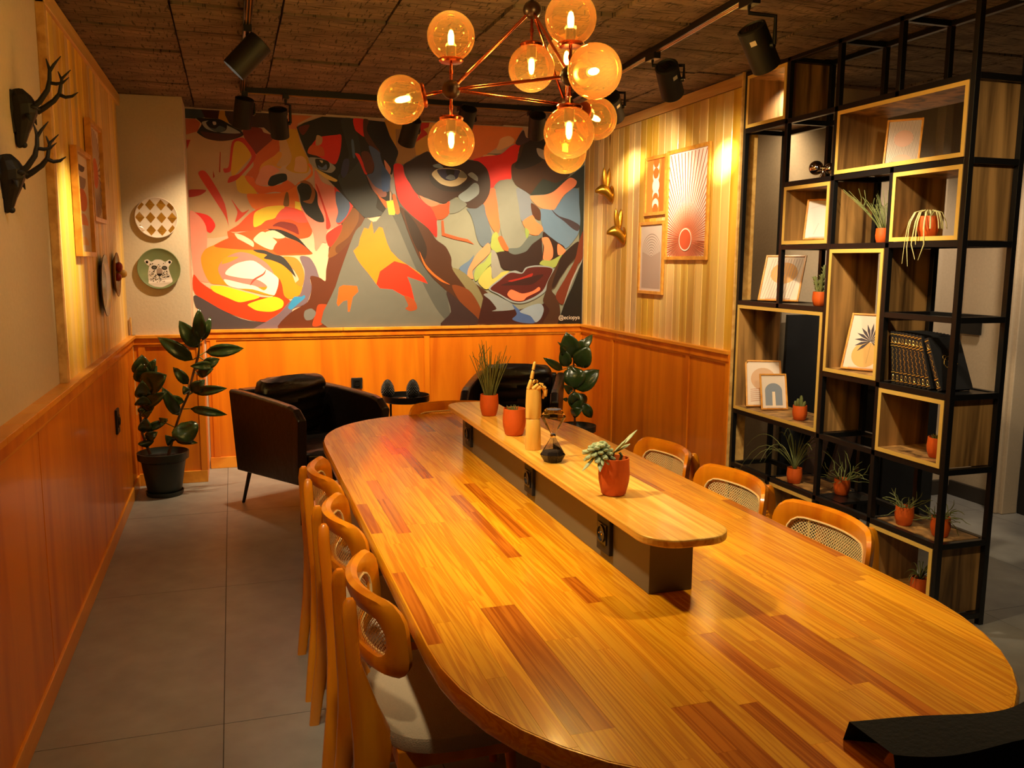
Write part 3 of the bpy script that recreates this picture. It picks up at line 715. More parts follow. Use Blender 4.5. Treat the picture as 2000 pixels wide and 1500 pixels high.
def make_chair(label, group=None):
    t = thing('dining_chair', label, 'chair', (0, 0, 0), 0, group)
    O = rrect(.225, .615, .80, .055); n = len(O)
    def ring(hy, z0, z1, r, off): return [surf(y, z, off) for y, z in match(rrect(hy, z0, z1, r), n)]
    rg = [ring(.178, .652, .752, .045, -.010), ring(.19, .64, .775, .05, -.016), ring(.218, .62, .795, .055, -.014), ring(.225, .613, .803, .058, 0),
          ring(.218, .62, .795, .055, .014), ring(.19, .64, .775, .05, .016), ring(.178, .652, .752, .045, .009)]
    MB().loft(rg, caps=False, closed=True).build('backrest', 'chair', t, smooth=True, world=False)
    mb = MB(); c = .0105
    ny, nz = int(.36/c), int(.108/c)
    for i in range(ny):
        for j in range(nz):
            y0 = -.18+.36*i/ny; z0 = .648+.108*j/nz; w = .36/ny; h = .108/nz; sh = (i % 2)*0
            vs = []
            for k in range(8):
                a = math.pi/8+k*math.pi/4; cx, cz = math.cos(a), math.sin(a); m = max(abs(cx), abs(cz))
                vs.append(surf(y0+w/2+cx/m*w/2, z0+h/2+cz/m*h/2))
            for k in range(8):
                a = math.pi/8+k*math.pi/4; vs.append(surf(y0+w/2+math.cos(a)*w*.29, z0+h/2+math.sin(a)*h*.29))
            mb.add(vs, [(k, (k+1) % 8, 8+(k+1) % 8, 8+k) for k in range(8)])
    mb.build('cane_panel', 'cane', t, world=False)
    # rattan beading round the cane
    mb = MB(); pl = [surf(y, z, .010) for y, z in match(rrect(.178, .652, .752, .045), 40)]; pl.append(pl[0])
    mb.tube(pl, .0035, 5).build('cane_beading', 'cane', t, smooth=True, world=False)
    # seat pad
    rings = []
    for z, k in ((.440, .93), (.444, .985), (.462, 1.0), (.478, .98), (.490, .9), (.497, .7), (.500, .35), (.501, .02)):
        rings.append([((.235*k)*math.copysign(abs(math.cos(a))**.62, math.cos(a)), (.235*k)*math.copysign(abs(math.sin(a))**.62, math.sin(a))*(1-.05*math.cos(a)), z) for a in [2*math.pi*q/40 for q in range(40)]])
    MB().loft(rings).build('seat_pad', 'fabric', t, smooth=True, world=False)
    MB().box(-.20, .19, -.195, -.172, .395, .442).box(-.20, .19, .172, .195, .395, .442).box(.17, .19, -.172, .172, .395, .442).box(-.20, -.18, -.172, .172, .395, .442).build('seat_frame', 'chair', t, bevel=.003, world=False)
    # rear posts: leaf-shaped boards splayed outwards, carrying seat and back
    for s in (-1, 1):
        rgs = []
        for z, x, y, a, b in ((.783, -.290, .100, .008, .008), (.774, -.291, .101, .015, .013), (.74, -.292, .108, .018, .015), (.64, -.288, .122, .017, .016), (.54, -.268, .138, .032, .016), (.46, -.248, .150, .048, .016), (.38, -.256, .160, .040, .016), (.25, -.276, .172, .026, .015), (.10, -.298, .184, .020, .014), (.0, -.310, .192, .017, .012)):
            rgs.append([(x+a*math.copysign(abs(math.cos(q))**.6, math.cos(q)), s*y+b*math.copysign(abs(math.sin(q))**.6, math.sin(q)), z) for q in [2*math.pi*k/16 for k in range(16)]])
        MB().loft(rgs).build('rear_post', 'chair', t, smooth=True, world=False)
        MB().tube([(.165, s*.165, .44), (.185, s*.178, .22), (.205, s*.19, 0)], [.021, .018, .012], 10).build('leg', 'chair', t, smooth=True, world=False)
    for s in (-1, 1): MB().box(-.245, .185, min(s*.158, s*.172), max(s*.158, s*.172), .20, .235).build('stretcher', 'chair', t, bevel=.003, world=False)
    return t
G = 'cane-backed chairs round the table'
ch = make_chair('cane-back chair on the left long side, nearest the camera, beige seat in view', G); ch.location = (.52, 2.01, 0)
for x, y, rz, lb in ((.52, 2.60, 0, 'middle cane-back chair on the left long side of the table'),
                     (.52, 3.15, 0, 'cane-back chair on the left long side, farthest back, before the black armchair'),
                     (1.47, 3.14, math.pi, 'cane-back chair by the shelf side of the table, farthest from the camera'),
                     (1.47, 2.62, math.pi, 'middle cane-back chair on the shelf side of the table'),
                     (1.47, 2.11, math.pi, 'cane-back chair on the shelf side of the table, nearest the camera'),
                     (1.08, 4.22, -math.pi/2, 'cane-back chair at the far end of the table before the round side table'),
                     (1.20, 1.235, math.radians(90), 'chair at the near end of the table with a black jacket over it')):
    dup(ch, (x, y, 0), rz, label=lb)
# jacket thrown over the near end chair
jk = thing('jacket', 'black jacket heaped over the chair back in the bottom right corner', 'jacket', (1.05, .97, 0))
def jpt(u, v):
    a = math.radians(90); bx, by = math.cos(a), math.sin(a)
    w = -.25+.49*u; n = .006*math.sin(u*13+v*5)+.008*math.sin(u*7-v*9)
    top = .868-.075*u**1.4+.004*math.sin(u*11)
    h = abs(v-.5)*2; side = -1 if v < .5 else 1
    z = top-.62*max(0, h-.10)**1.15; d = -.265+side*(.052+.04*h)*min(1, h*8+.02)+n*(1 if side > 0 else -1)+.082*(w/.225)**2
    return Vector((1.20+bx*d-by*w, 1.235+by*d+bx*w, z))
g = [[jpt(i/28, j/20) for j in range(21)] for i in range(29)]
MB().add([p for r in g for p in r], [(i*21+j, i*21+j+1, (i+1)*21+j+1, (i+1)*21+j) for i in range(28) for j in range(20)]).build('jacket_body', 'jacket', jk, smooth=True)
MB().tube([jpt(.7, .40)+Vector((0, -.01, 0)), jpt(.7, .30)+Vector((-.01, -.03, 0)), jpt(.72, .15)+Vector((-.01, -.04, 0)), jpt(.74, .02)+Vector((-.01, -.03, 0))], [.035, .042, .042, .035], 10).build('sleeve', 'jacket', jk, smooth=True)

# ================================================================== ARMCHAIRS
def armchair(label, cx, cy, deg):
    t = thing('armchair', label, 'armchair', (cx, cy, 0), math.radians(deg), 'black leather tub armchairs')
    hw, hd, T = .33, .40, .06; z0 = .215
    def slab(side):
        prof = []                          # x along depth, top dips towards the front
        for x in [(-hd)+(2*hd)*k/14 for k in range(15)]:
            f = (x+hd)/(2*hd); z = .735-.035*f**2
            if f > .88: z -= .06*((f-.88)/.12)**2
            prof.append((x, z))
        rg = []
        for x, z in prof:
            f = (x+hd)/(2*hd); xb = x*.90-.005; yb = (hw-.02)*side; yi = yb-side*T; yo = hw*side
            rg.append([(xb, yb, z0+.03*(f)), (x, yo, z-.012), (x, yo-side*.012, z), (x, yo-side*(T-.012), z), (x, yo-side*T, z-.012), (xb, yi, z0+.03*f)])
        return MB().loft(rg)
    slab(1).build('arm', 'leather', t, bevel=.008, world=False); slab(-1).build('arm', 'leather', t, bevel=.008, world=False)
    MB().loft([[(-hd*.9, -hw+.07, z0), (-hd, -hw+.06, .735), (-hd, hw-.06, .735), (-hd*.9, hw-.07, z0)], [(-hd*.9+.09, -hw+.07, z0), (-hd+.09, -hw+.06, .735), (-hd+.09, hw-.06, .735), (-hd*.9+.09, hw-.07, z0)]]).build('back_panel', 'leather', t, bevel=.01, world=False)
    MB().box(-hd*.85, hd*.86, -hw+.07, hw-.07, z0+.01, .34).build('seat_base', 'leather', t, bevel=.01, world=False)
    def cushion(name, sx, sy, sz, m, wr):
        n = 18; rg = []
        for i in range(n+1):
            u = -1+2*i/n; row = []
            for k in range(28):
                a = 2*math.pi*k/28; r = (1-abs(u)**6)**.28 if abs(u) < 1 else .0
                y = math.copysign(abs(math.cos(a))**.45, math.cos(a)); z = math.copysign(abs(math.sin(a))**.65, math.sin(a))
                bul = .72+.28*(1-u*u)*(1-y*y*.8)
                row.append(m @ Vector((u*sx, y*sy*(.3+.7*r), z*sz*bul*r+wr*math.sin(17*u+9*y)*math.cos(11*y)*r)))
            rg.append(row)
        MB().loft(rg).build(name, 'leather', t, smooth=True, world=False)
    cushion('seat_cushion', .34, hw-.075, .055, Matrix.Translation((.03, 0, .385)), .004)
    cushion('back_cushion', .20, hw-.08, .085, Matrix.Translation((-.225, 0, .625)) @ Matrix.Rotation(math.radians(-78), 4, 'Y'), .014)
    for sx in (-1, 1):
        for sy in (-1, 1):
            MB().tube([(sx*.30, sy*.25, z0+.02), (sx*.345, sy*.285, 0)], [.014, .010], 8).build('leg', 'black', t, world=False)
    return t
armchair('black leather tub armchair with a crumpled back cushion, left of the round side table', .432, 5.50, -62)
armchair('black leather tub armchair right of the round side table, half hidden by the potted plants', 1.87, 5.72, -114)
# small round side table with pine cones and a bowl
sx, sy = 1.165, 6.10
st = thing('side_table', 'small round black metal tray table between the two armchairs', 'side table', (sx, sy, 0))
MB().lathe([(.165, .545), (.17, .55), (.17, .592), (.165, .592), (.162, .556), (.001, .556)], 36, (sx, sy, 0)).build('tray_top', 'black', st, smooth=True)
for k in range(4):
    a = math.radians(35+90*k); MB().tube([(sx+.155*math.cos(a), sy+.155*math.sin(a), .55), (sx+.155*math.cos(a), sy+.155*math.sin(a), 0)], .008, 8).build('leg', 'black', st)
MB().tube([(sx+.155*math.cos(a), sy+.155*math.sin(a), .12) for a in [2*math.pi*k/36 for k in range(37)]], .005, 6).build('foot_ring', 'black', st)
def cone(x, y, label):
    t = thing('pine_cone', label, 'pine cone', (x, y, .558), 0, 'decorative pine cones on the side table')
    prof = [(.018, 0), (.034, .012), (.046, .035), (.049, .06), (.043, .09), (.030, .118), (.012, .138), (.001, .142)]
    MB().lathe([(r*.86, z) for r, z in prof], 20).build('core', 'matt', t, smooth=True, world=False)
    mb = MB()
    for j in range(13):
        z = .012+.118*j/12; r = np.interp(z, [p[1] for p in prof], [p[0] for p in prof])
        for k in range(15):
            a = 2*math.pi*(k+.5*(j % 2))/15; c = Vector((r*math.cos(a), r*math.sin(a), z)); e = Vector((math.cos(a), math.sin(a), .2)); s = Vector((-math.sin(a), math.cos(a), 0)); w = r*.2
            mb.add([c-e*.006-s*w, c-e*.006+s*w, c-e*.006+Vector((0, 0, .008)), c+e*.005-Vector((0, 0, .003))], [(0, 1, 3), (1, 2, 3), (2, 0, 3)])
    mb.build('scales', 'matt', t, world=False, kind='stuff'); return t
cone(1.045, 6.17, 'black pine cone ornament on the side table, left, behind the armchair arm')
cone(1.222, 6.13, 'black pine cone ornament on the side table, right, standing clear')
bw = MB().lathe([(.03, 0), (.062, .006), (.07, .014), (.066, .018), (.03, .008), (.001, .008)], 28, (1.15, 6.02, .557)).build('bowl', 'chrome', None, smooth=True)
tag(bw, 'shallow shiny metal dish on the round side table', 'dish')

# ================================================================== PLANTS
def leafmesh(mb, base, tip, hw, droop=.02, n=7, fold=.25):
    base, tip = Vector(base), Vector(tip); ax = tip-base; L = ax.length; view = ((base+tip)/2-Vector((0, 0, CAMH))).normalized()
    side = ax.cross(view).normalized(); nrm = side.cross(ax).normalized()
    if nrm.y > 0: nrm = -nrm
    rows = []
    for i in range(n+1):
        t = i/n; w = hw*(math.sin(math.pi*min(1, t*.97+.03)**.85))**.75 if 0 < t < 1 else .0015
        c = base+ax*t+nrm*(droop*math.sin(math.pi*t)*2)
        rows.append([c-side*w+nrm*(w*fold), c-side*w*.5+nrm*(w*fold*.35), c, c+side*w*.5+nrm*(w*fold*.35), c+side*w+nrm*(w*fold)])
    vs = [p for r in rows for p in r]
    mb.add(vs, [(i*5+j, i*5+j+1, (i+1)*5+j+1, (i+1)*5+j) for i in range(n) for j in range(4)]); return mb
def rubber(label, base, ox, oy, sc, Y, leaves, stems, pot):
    t = thing('rubber_plant', label, 'plant', (base[0], base[1], 0)); rr = random.Random(int(Y*100)+len(leaves))
    def W(x, y, dy=0): return at(ox+x/sc, oy+y/sc, 'Y', Y+dy)
    for i, (bx, by, tx, ty, hw) in enumerate(leaves):
        dy = rr.uniform(-.09, .05); b = W(bx, by, dy*.3); tp = W(tx, ty, dy-.02); tp.x = max(tp.x, XL+.10); b.x = max(b.x, XL+.09)
        o = leafmesh(MB(), b, tp, hw*1.22/sc*(Y*1.02)/FPX, .012).build('leaf', 'leaf', t, smooth=True)
        s = o.modifiers.new('solid', 'SOLIDIFY'); s.thickness = .0015
        near = min(((Vector(W(*p))-b).length, p) for st_ in stems for p in st_)
        if near[0] > .012 and near[0] < .12: MB().tube([W(*near[1]), b], .0035, 6).build('leaf_stalk', 'gstem', t)
    for st_ in stems:
        q = [W(*p) for p in st_]; q[0].z = max(.26, q[0].z-.04); q[0].y = base[1]; q[0].x = min(max(q[0].x, base[0]-.08), base[0]+.08)
        MB().tube(q, [.010]+[.008]*(len(q)-2)+[.004], 8).build('stem', 'stem', t, smooth=True)
    r = pot; c = (base[0], base[1], 0)
    MB().lathe([(r*.66, .012), (r*.70, .02), (r*.93, .235), (r*1.06, .245), (r*1.08, .29), (r*1.03, .292), (r*.98, .25), (r*.9, .24)], 36, c, caps=False).build('planter', 'planter', t, smooth=True)
    MB().lathe([(r*.72, 0), (r*.76, .004), (r*.80, .03), (r*.76, .03), (r*.7, .012), (.001, .012)], 36, c).build('saucer', 'planter', t, smooth=True)
    MB().lathe([(.001, .245), (r*.93, .25), (r*.93, .23)], 30, c).build('soil', 'soil', t); return t
rubber('tall rubber plant with leaning stems in a dark planter, left corner by the plate wall', (-.475, 6.02), 230, 600, 4.168, 6.02,
 [(650, 330, 500, 110, 50), (665, 270, 660, 10, 40), (690, 270, 755, 80, 27), (610, 430, 325, 245, 46), (715, 365, 1025, 335, 42), (690, 480, 830, 420, 36), (770, 475, 590, 480, 30), (650, 550, 780, 500, 30), (575, 625, 450, 488, 32), (600, 690, 710, 590, 40), (620, 690, 890, 660, 32), (570, 700, 530, 640, 26), (540, 770, 360, 735, 30), (495, 880, 360, 650, 38), (590, 825, 890, 875, 30), (520, 940, 600, 1105, 82), (440, 1100, 385, 1040, 32), (470, 1080, 650, 1105, 22),
  (110, 560, 55, 390, 58), (150, 620, 150, 460, 52), (220, 560, 310, 420, 32), (230, 550, 320, 480, 52), (200, 560, 200, 450, 42), (150, 650, 400, 550, 72), (190, 740, 40, 600, 46), (190, 800, 80, 720, 50), (210, 800, 400, 690, 38), (220, 840, 300, 740, 36), (180, 880, 75, 800, 42), (185, 890, 85, 850, 18), (185, 895, 280, 840, 20), (190, 1020, 100, 900, 40), (210, 1000, 410, 920, 27), (340, 920, 410, 910, 16), (230, 1070, 325, 1015, 32), (200, 1080, 110, 1150, 46)],
 [[(410, 1170), (470, 980), (520, 830), (570, 720), (620, 520), (655, 400), (668, 290)], [(235, 1150), (200, 1030), (182, 880), (205, 740), (190, 620), (170, 540)]], .150)
rubber('dark rubber plant in the right back corner behind the armchair', (2.52, 6.15), 1050, 640, 6.82, 6.15,
 [(470, 400, 380, 60, 125), (560, 330, 730, 90, 52), (540, 520, 690, 250, 112), (480, 700, 420, 500, 70), (520, 1000, 440, 880, 60), (450, 1150, 600, 1080, 60), (540, 330, 600, 150, 65), (440, 330, 265, 190, 28), (400, 520, 320, 270, 75), (330, 560, 75, 400, 48), (480, 520, 490, 820, 135), (500, 820, 820, 560, 115), (450, 850, 340, 760, 50), (480, 850, 540, 1130, 90), (500, 900, 650, 1000, 72), (600, 1000, 720, 1200, 62), (400, 960, 330, 950, 25)],
 [[(500, 1300), (490, 1050), (490, 850), (480, 500), (480, 380)]], .14)
# ================================================================== POTS
def pot_body(t, r, h, x=0, y=0, z=0):
    MB().lathe([(r*.70, 0), (r*.80, h*.04), (r*.98, h*.35), (r*1.02, h*.55), (r*.97, h*.86), (r*.95, h), (r*.88, h), (r*.88, h*.80)], 28, (x, y, z), caps=False).build('pot', 'terra', t, smooth=True, world=False)
    MB().lathe([(.001, h*.84), (r*.89, h*.82)], 24, (x, y, z), caps=False).lathe([(.001, .001), (r*.7, .001)], 20, (x, y, z), caps=False).build('soil', 'soil', t, world=False)
def arc(p, a, out, up, n=7, sag=1.0):
    """blade from p in direction a: goes up, bends over"""
    d = Vector((math.cos(a), math.sin(a), 0)); return [Vector(p)+d*(out*(i/n))+Vector((0, 0, up*(1-(1-i/n)**2)-sag*out*(i/n)**2.6)) for i in range(n+1)]
def plant(kind, label, loc, r=.039, h=.088, seed=1, ph=.2, group=None, wide=1, lean=0):
    t = thing('potted_plant', label, 'plant', loc, 0, group); pot_body(t, r, h); rr = random.Random(seed); z = h*.83; mb = MB()
    if kind == 'pencil':            # upright bunch of pencil-thin stems that fork
        for k in range(34):
            a = rr.uniform(0, 6.28); o = rr.uniform(0, r*.6); p = Vector((o*math.cos(a), o*math.sin(a), z)); L = ph*rr.uniform(.55, 1); sp = rr.uniform(.1, .42)*L*(1 if k > 2 else 1.6)*wide
            q = [p+Vector((math.cos(a)*sp*(i/5)**1.2, math.sin(a)*sp*(i/5)**1.2+lean*L*(i/5)**1.3, L*i/5)) for i in range(6)]
            mb.tube(q, [.0022, .002, .002, .0018, .0015, .001], 5)
            if k % 3 == 0:
                b = q[3]; mb.tube([b, b+Vector((rr.uniform(-.02, .02), rr.uniform(-.02, .02), L*.2)), b+Vector((rr.uniform(-.03, .03), rr.uniform(-.03, .03), L*.4))], .0013, 5)
        mb.build('foliage', 'gstem', t, smooth=True, world=False, kind='stuff')
    elif kind == 'cactus':          # stubby branching segments
        for k in range(5):
            a = k*1.26+rr.uniform(-.3, .3); L = ph*(rr.uniform(.5, .8) if k else 1); o = r*.35 if k else 0; tl = .35 if k else .05
            p = Vector((o*math.cos(a), o*math.sin(a), z-.004)); e = p+Vector((math.cos(a)*L*tl, math.sin(a)*L*tl, L)); m_ = (p+e)/2+Vector((math.cos(a)*L*.06, 0, 0))
            MB().tube([p, p.lerp(m_, .5), m_, m_.lerp(e, .6), e], [.006, .0095, .0095, .009, .004], 8).build('segment', 'gstem', t, smooth=True, world=False)
    elif kind == 'spiky':           # tall bumpy cactus with side pads
        for k, (a, L, tl) in enumerate(((0, 1, .05), (2.2, .62, .25), (4.2, .7, .2), (5.4, .4, .5), (1.1, .5, .1))):
            p = Vector((.01*math.cos(a), .01*math.sin(a), z-.004)); q = [p+Vector((math.cos(a)*L*ph*tl*i/8, math.sin(a)*L*ph*tl*i/8, L*ph*i/8)) for i in range(9)]
            MB().tube(q, [.006+.0035*(i % 2) for i in range(9)], 7).build('segment', 'gstem', t, smooth=True, world=False)
            for i in range(1, 8):
                for b in range(3):
                    c = q[i]; aa = b*2.1+i; mb.add([c+Vector((.009*math.cos(aa), .009*math.sin(aa), -.004)), c+Vector((.009*math.cos(aa), .009*math.sin(aa), .006)), c+Vector((.019*math.cos(aa), .019*math.sin(aa), .010))], [(0, 1, 2)])
        mb.build('side_leaflets', 'gstem', t, world=False, kind='stuff')
    elif kind in ('spider', 'droop', 'wild'):
        n = {'spider': 22, 'droop': 11, 'wild': 30}[kind]
        for k in range(n):
            a = 2*math.pi*k/n+rr.uniform(-.25, .25)
            if kind == 'spider': pts = arc((0, 0, z), a, ph*rr.uniform(.45, .95), ph*rr.uniform(.45, 1.0), 8, rr.uniform(.3, 1.0)); R = [.001, .002, .0028, .0028, .0026, .0022, .0018, .0012, .0006]
            elif kind == 'droop':
                a = math.pi+rr.uniform(-1.0, 1.0) if k < 6 else a; a = a if k < 6 else -math.pi/2+rr.uniform(-.7, .9)
                L = rr.uniform(.05, .085); D = rr.uniform(.05, .17) if k < 5 and True else rr.uniform(.02, .055)
                o_ = r*.7; d = Vector((math.cos(a), math.sin(a), 0)); dd = L if k >= 5 else .085
                P = [Vector((0, 0, z)), d*dd*.35+Vector((0, 0, z+.04)), d*dd*.75+Vector((0, 0, z+.03)), d*dd+Vector((0, 0, z-.01)), d*dd*1.08+Vector((0, 0, z-.04)), d*dd*1.1+Vector((0, .01*math.sin(k), z-.04-D*.5)), d*dd*1.06+Vector((0, .02*math.sin(k*2), z-.04-D))]
                if k >= 5: P = P[:5]; P[-1].z = max(P[-1].z, .012)
                pts = P; R = [.0015, .0025, .003, .0032, .003, .0024, .0012][:len(P)]
            else:
                L = ph*rr.uniform(.4, 1); p = Vector((r*.4*math.cos(a), r*.4*math.sin(a), z)); pts = [p]
                d = Vector((math.cos(a)*.7, math.sin(a)*.7, rr.uniform(.2, 1.1)))
                for i in range(6): d = (d+Vector((rr.uniform(-.45, .45), rr.uniform(-.45, .45), rr.uniform(-.5, .35)))).normalized(); pts.append(pts[-1]+d*L/6)
                R = [.0018]*6+[.0008]
            mb2 = MB().tube(pts, R, 5, flat=.6)
            if kind == 'wild': mb.tube(pts, R, 5)
            else: mb2.build('blade', 'pstem' if kind == 'droop' else 'gstem', t, smooth=True, world=False)
        if kind == 'wild': mb.build('foliage', 'gstem', t, smooth=True, world=False, kind='stuff')
    elif kind == 'tuft':
        for k in range(26):
            a = k*2.4; q = .012*math.sqrt(k/26)*1.3; mb.tube([(q*math.cos(a)-.006, q*math.sin(a), z), (q*1.6*math.cos(a)-.006, q*1.6*math.sin(a), z+.02+.008*rr.random())], [.003, .001], 5)
        mb.build('foliage', 'gstem', t, world=False, kind='stuff')
    elif kind == 'succulent':       # thick trunk leaning out with a rosette of fat leaves
        c = Vector((-.038, .012, z+.035)); MB().tube([(.005, 0, z-.01), (-.008, .004, z+.03), c], [.006, .005, .005], 8).build('stem', 'gstem', t, smooth=True, world=False)
        MB().tube([(.012, 0, z-.01), (.020, -.004, z+.022), (.015, 0, z+.03)], .004, 6).build('stem', 'gstem', t, smooth=True, world=False)
        for k in range(46):
            a = k*2.39996; el = 1.35-1.9*(k/46); L = (.024+.026*(k/46))*(1.2 if k % 5 == 0 else 1)
            d = Vector((math.cos(a)*math.cos(el), math.sin(a)*math.cos(el), math.sin(el))); e = c+d*L+Vector((0, 0, -.010*(k/46)))
            MB().tube([c+d*.004, c+d*L*.4, c+(e-c)*.72, c+(e-c)*.93, e], [.003, .006, .0095, .0075, .001], 8, flat=.55).build('fleshy_leaf', 'succ', t, smooth=True, world=False)
        for k, (dx, dy, dz) in enumerate(((.05, -.01, .045), (.055, .01, .02), (.07, 0, .06), (.03, -.02, .04), (-.01, -.045, -.03), (-.02, -.05, -.045), (-.055, -.01, -.05))):
            b = Vector((-.004, 0, z+.03)) if k < 4 else c; e = b+Vector((dx, dy, dz))
            MB().tube([b, b.lerp(e, .3), b.lerp(e, .75), e], [.002, .005, .007, .001], 8, flat=.5).build('fleshy_leaf', 'succ', t, smooth=True, world=False)
    return t
ZS = .9225
plant('pencil', 'terracotta pot with tall pencil-thin green stems at the far end of the raised shelf', (.987, 3.36, ZS), .038, .088, 3, .23)
plant('tuft', 'terracotta pot with a tiny dark succulent tuft, second on the raised shelf', (.962, 2.95, ZS), .042, .098, 4)
plant('succulent', 'largest terracotta pot with blue-green fat-leaved succulent, nearest on the raised shelf', (.972, 2.10, ZS), .042, .102, 5)
# wooden mannequin hand pointing up
hd_ = thing('wooden_hand', 'pale wooden mannequin hand with raised index finger on the raised shelf', 'ornament', (.948, 2.70, ZS))
MB().lathe([(.0265, 0), (.0275, .004), (.0235, .103), (.022, .105)], 24).build('stand', 'maple', hd_, smooth=True, world=False)
rg = []
for z, a, b in ((.106, .022, .022), (.108, .0265, .022), (.15, .0275, .020), (.19, .026, .016), (.204, .025, .013)):
    rg.append([(a*math.cos(q), b*math.sin(q), z) for q in [2*math.pi*k/24 for k in range(24)]])
MB().loft(rg).build('palm', 'maple', hd_, smooth=True, world=False)
def finger(pts, r, nm='finger'):
    f = None
    for i in range(len(pts)-1):
        a, b = Vector(pts[i]), Vector(pts[i+1]); k = 1-.12*i
        m = MB().tube([a, a.lerp(b, .08), a.lerp(b, .5), a.lerp(b, .9), b], [r*k*.6, r*k, r*k*.98, r*k*.9, r*k*.5], 10)
        if f is None: f = m.build(nm, 'maple', hd_, smooth=True, world=False)
        else:
            m.build('finger_segment', 'maple', f, smooth=True, world=False)
        if i: MB().tube([a-Vector((0, r*.95, 0)), a+Vector((0, r*.95, 0))], r*.3, 6).build('joint_pin', 'soil', f, world=False)
finger([(-.019, 0, .203), (-.008, 0, .238), (-.002, .001, .268), (.004, .001, .297)], .0072)
finger([(-.006, -.003, .204), (.014, -.010, .222), (.030, -.012, .219), (.034, -.012, .196)], .0070)
finger([(.006, -.004, .203), (.022, -.014, .216), (.038, -.016, .207), (.037, -.015, .180)], .0070)
finger([(.017, .003, .201), (.031, .004, .214), (.040, .004, .196), (.034, .002, .170)], .0062)
finger([(-.010, .012, .200), (.002, .020, .222), (.012, .016, .232), (.018, .010, .226)], .0066, 'thumb')
# faceted hourglass
hg = thing('hourglass', 'faceted clear glass hourglass with black sand on the raised shelf', 'hourglass', (.948, 2.51, ZS))
hp = [(.027, 0), (.041, .024), (.006, .080), (.0045, .084), (.006, .088), (.041, .146), (.027, .168)]
MB().lathe(hp, 7, (0, 0, 0), rot=.3).build('glass_body', 'glass', hg, world=False)
MB().lathe([(.0255, .002), (.0385, .024), (.033, .034), (.001, .036)], 7, rot=.3).build('sand', 'sand', hg, world=False)
MB().lathe([(.0075, .078), (.0095, .084), (.0075, .090)], 12).build('collar', 'chrome', hg, smooth=True, world=False)
mb = MB()
for k in range(7):
    a = .3+2*math.pi*k/7; mb.tube([(r*math.cos(a), r*math.sin(a), z) for r, z in hp], .0005, 4)
    b = .3+2*math.pi*(k+1)/7
    for r, z in ((.027, 0), (.041, .024), (.041, .146), (.027, .168)): mb.tube([(r*math.cos(a), r*math.sin(a), z), (r*math.cos(b), r*math.sin(b), z)], .0007, 4)
mb.build('glass_edges', 'glass', hg, world=False)

# ================================================================== SHELVING
BX, BW = 3.045, .0125            # back row of posts, half bar width
FX = XR+.013
YA, YBb, YCc, YD, YEe = 4.375, 3.985, 3.590, 3.192, 2.783
Z = [2.595, 2.283, 1.960, 1.634, 1.326, 1.009, .693, .373, .045]
sh = thing('shelving_unit', 'tall black steel open shelving with oak boxes, floor to ceiling at the right', 'shelving', (2.9, 3.58, 0))
def bar(p, q, nm='rail'):
    x0, x1 = sorted((p[0], q[0])); y0, y1 = sorted((p[1], q[1])); z0, z1 = sorted((p[2], q[2])); w = BW
    MB().box(x0-w, x1+w, y0-w, y1+w, z0-w, z1+w).build(nm, 'black', sh, bevel=.0015)
def post(x, y, z0, z1): bar((x, y, z0), (x, y, z1), 'post')
for x in (FX, BX):
    post(x, YA, .013, Z[0]); post(x, YCc, .013, Z[0]); post(x, YEe, .013, Z[0])
    post(x, YBb, Z[4], Z[0]); post(x, YBb, .013, Z[7]); post(x, YD, Z[1], Z[0]); post(x, YD, .013, Z[2])
    g = BW*2
    for za, ya, yb in ((0, YA, YEe), (1, YA, YEe), (2, YBb, YEe), (3, YBb, YCc), (3, YCc, YEe), (4, YA, YCc), (4, YD, YEe), (5, YCc, YEe), (6, YA, YEe), (7, YA, YEe), (8, YA, YEe)):
        bar((x, ya-g, Z[za]), (x, yb+g, Z[za]))
for y in (YA, YBb, YCc, YD, YEe):
    for i, z in enumerate(Z):
        if (y == YBb and i in (5, 6)) or (y == YA and i in (2, 3, 5)) or (y == YD and i in (1,)): continue
        bar((FX+g, y, z), (BX-g, y, z), 'cross_bar')
def oakbox(ya, yb, zt, zb, pad=.014):
    y0, y1 = min(ya, yb)+pad, max(ya, yb)-pad; z0, z1 = zb+pad+.001, zt-pad; T = .018; x0, x1 = FX-.016, BX+.006
    o = MB().box(x0+.0015, x1, y0, y0+T, z0, z1).box(x0+.0015, x1, y1-T, y1, z0, z1).box(x0+.0015, x1, y0+T, y1-T, z0, z0+T).box(x0+.0015, x1, y0+T, y1-T, z1-T, z1).build('oak_box', 'oak', sh)
    e = MB(); xx = x0
    for a, b_, c, d in ((y0, y0+T, z0, z1), (y1-T, y1, z0, z1), (y0+T, y1-T, z0, z0+T), (y0+T, y1-T, z1-T, z1)): e.box(xx, xx+.0015, a, b_, c, d)
    ed = e.build('edge_band', 'edge', sh); ed.parent = o
    return z0+T
oakbox(YA, YBb, Z[0], Z[1]); f2 = oakbox(YCc, YEe, Z[1], Z[2]); f3 = oakbox(YBb, YCc, Z[2], Z[3]); f4 = oakbox(YD, YEe, Z[2], Z[3])
f5 = oakbox(YCc, YD, Z[3], Z[5]); f6 = oakbox(YA, YCc, Z[4], Z[6]); f7 = oakbox(YD, YEe, Z[5], Z[6]); f8 = oakbox(YBb, YCc, Z[7], Z[8]); f9 = oakbox(YD, YEe, Z[7], Z[8])
for y0, y1, z in ((YCc, YD, Z[3]),): MB().box(FX+.02, BX-.02, y1+.02, y0-.02, z-.001, z+.006).build('shelf_plate', 'black', sh)
MB().box(FX+.02, BX-.02, YEe+.02, YD-.02, Z[5]+.0, Z[5]+.008).build('shelf_plate', 'black', sh)
PX = 2.90
P_ = 'small terracotta pots on the shelving'
